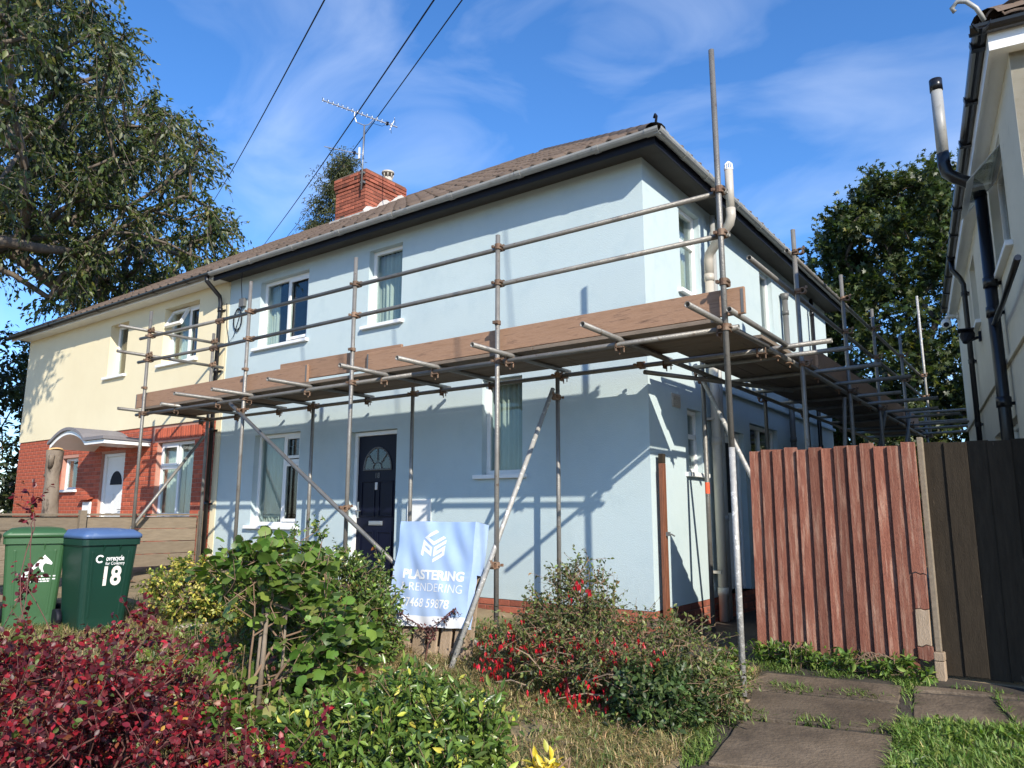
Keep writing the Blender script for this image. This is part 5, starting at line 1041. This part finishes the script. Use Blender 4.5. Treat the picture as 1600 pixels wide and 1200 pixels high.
# ------------------------------------------------------------------ grass
def blades(name, label, x, y, h, wd, cols, wts, lean=.5):
    n = len(x); z = zg(x, y)-.01; b = np.stack([x, y, z], 1); a = rng.uniform(0, 2*PI, n); hh = h*rng.uniform(.4, 1.3, n); d = np.stack([np.cos(a), np.sin(a), np.zeros(n)], 1); s = np.stack([-np.sin(a), np.cos(a), np.zeros(n)], 1)*wd*rng.uniform(.6, 1.4, n)[:, None]
    L_ = lean*rng.uniform(.2, 1.6, n)[:, None]*hh[:, None]; up = np.array([0, 0, 1])
    V = np.stack([b-s, b+s, b+d*L_*.35+up*hh[:, None]*.55-s*.8, b+d*L_*.35+up*hh[:, None]*.55+s*.8, b+d*L_+up*(hh[:, None]*(1-.25*np.minimum(L_/hh[:, None], 1.5)))], 1)
    T = np.array([(0, 1, 3), (0, 3, 2), (2, 3, 4)])[None]+(np.arange(n)*5)[:, None, None]; C = np.repeat(palette(n, cols, wts), 5, 0)
    o = link(name, tmesh(name, V.reshape(-1, 3), T.reshape(-1, 3), C, 'grass')); return tag(o, label, 'grass', kind='stuff')
def scat(n, x0, x1, y0, y1, f): x = rng.uniform(x0, x1, n); y = rng.uniform(y0, y1, n); k = f(x, y); return x[k], y[k]
nsy = lambda x, y: np.sin(x*2.3+1)*np.sin(y*2.9)+.6*np.sin(x*5.1+y*3.3)+.4*np.sin(x*9.7-y*7.9)
x, y = scat(160000, -5.5, 1.35, -5, -.6, lambda x, y: (nsy(x, y)+rng.normal(0, .5, x.shape) > -.9) & (x < 1.34-.05*(y+2.6))); blades('dry_grass', 'dry straw coloured grass covering the front garden', x, y, .10, .0032, [(.42, .32, .15), (.50, .40, .21), (.30, .23, .11), (.17, .19, .055), (.10, .14, .035)], [3, 2, 3, 2, 1.5], 1.3)
x, y = scat(34000, -6, 1.1, -5, -.4, lambda x, y: nsy(x, y)+rng.normal(0, .4, x.shape) > .6); blades('green_grass', 'tufts of green grass in the front garden', x, y, .13, .0035, [(.085, .14, .03), (.13, .19, .045), (.26, .26, .09)], [3, 3, 1], .7)
lw_ = [(1412, 1130), (1440, 1132), (1590, 1145), (1660, 1150), (1700, 1300), (1380, 1300), (1392, 1200), (1405, 1150)]; jt = [[(1195, 1070), (1410, 1092), (1408, 1102), (1150, 1079)], [(1160, 1114), (1402, 1140), (1400, 1152), (1155, 1126)], [(1402, 1070), (1430, 1070), (1430, 1135), (1400, 1135)], [(1425, 1076), (1545, 1084), (1560, 1100), (1590, 1140), (1600, 1140), (1560, 1092), (1600, 1098), (1600, 1090), (1425, 1068)], [(1160, 1040), (1190, 1025), (1440, 1056), (1440, 1070), (1300, 1062), (1180, 1050)], [(1398, 1140), (1410, 1140), (1395, 1210), (1385, 1210)], [(1080, 1140), (1150, 1115), (1160, 1125), (1100, 1195), (1060, 1210)]]
x, y = scat(150000, .8, 3.6, -3.6, -.2, lambda x, y: inpoly(*wrap_px(np.stack([x, y, zg(x, y)], 1)), lw_)); lx, ly = x, y; kk = np.sin(x*6)*np.sin(y*7.3)+.5*np.sin(x*15+y*11)+rng.normal(0, .5, x.shape) > -.45; x, y = x[kk], y[kk]; blades('lawn', 'bright green grass in the lower right corner', x, y, .085, .005, [(.10, .18, .03), (.15, .24, .045), (.22, .29, .07), (.34, .32, .12)], [3, 4, 2, .8], .9)
for pl in jt:
    x, y = scat(70000, .6, 3.6, -3.6, -.2, lambda x, y: inpoly(*wrap_px(np.stack([x, y, zg(x, y)], 1)), pl)); x, y = x[:3600], y[:3600]; kk = np.sin(x*13+y*7)+rng.normal(0, .6, x.shape) > -.1; x, y = x[kk], y[kk]
    if len(x): blades('joint_grass', 'green grass growing in the joints of the path slabs', x, y, .07, .0045, [(.10, .17, .03), (.15, .22, .045), (.24, .26, .08)], [3, 4, 1], .9)
k = rng.permutation(len(lx))[:120]; tips = np.stack([lx[k], ly[k], zg(lx[k], ly[k])+.02], 1); b = (float(tips[:, 0].mean()), float(tips[:, 1].mean()), zgf(tips[:, 0].mean(), tips[:, 1].mean()))
lwd = thing('weeds', b, 'broad leaved weeds scattered through the bright grass in the lower right corner', 'weeds')
pos, ax, tw = spray(tips, 3, .06, 4, .3, None, 0, .8); pos[:, 2] = np.maximum(pos[:, 2], zg(pos[:, 0], pos[:, 1])+.015); foliage(lwd, 'leaves', pos, ax, rng.uniform(.03, .06, len(pos)), oval(.45), palette(len(pos), wd_, [3, 4, 2]))
# tangle of self-sown weeds between the bins, the shrubs and the banner
def tangle(label, x0, x1, y0, y1, n, hmin, hmax, cols, wts, size, tm):
    x = rng.uniform(x0, x1, n); y = rng.uniform(y0, y1, n); z0 = zg(x, y); h = rng.uniform(hmin, hmax, n)*rng.uniform(.5, 1, n); t = thing('weeds', (float(x.mean()), float(y.mean()), float(z0.mean())), label, 'weeds')
    top = np.stack([x+rng.normal(0, .05, n), y+rng.normal(0, .05, n), z0+h], 1); mb = MB(); P = []
    for i in range(n):
        b = np.array([x[i], y[i], z0[i]-.02]); mb.path([b, (b+top[i])/2+rng.normal(0, .02, 3), top[i]], [.004, .003, .002], 4, False); k = int(4+h[i]*28)
        for j in range(k): P.append(b+(top[i]-b)*(.25+.75*rng.uniform())+rng.normal(0, .035, 3))
    tag(mb.build('stems', 'twig', t), kind='stuff'); P = np.array(P); P[:, 2] = np.maximum(P[:, 2], zg(P[:, 0], P[:, 1])+.01)
    foliage(t, 'leaves', P, nrm(rng.normal(0, 1, (len(P), 3))+np.array([0, 0, .25])), rng.uniform(*size, len(P)), tm, palette(len(P), cols, wts, .3))
tangle('tangle of low green weeds between the number 18 bin and the currant shrub', -3.6, -1.7, -3.9, -2.5, 150, .10, .45, [(.07, .12, .022), (.11, .17, .03), (.18, .22, .05), (.30, .26, .08)], [3, 4, 2, 1], (.03, .075), oval(.5))
tangle('weedy growth around the bare stems of the currant shrub', -1.9, -.7, -4.1, -3.0, 120, .08, .40, [(.06, .11, .02), (.10, .17, .03), (.17, .23, .05), (.13, .03, .03), (.32, .27, .09)], [3, 4, 2, .6, 1], (.03, .085), palmate(.3))
tangle('low weeds in the dry grass before the fuchsia shrub', -.3, 1.0, -2.9, -2.1, 70, .04, .16, [(.08, .13, .025), (.13, .19, .04), (.28, .26, .08)], [3, 3, 1], (.025, .06), oval(.45))
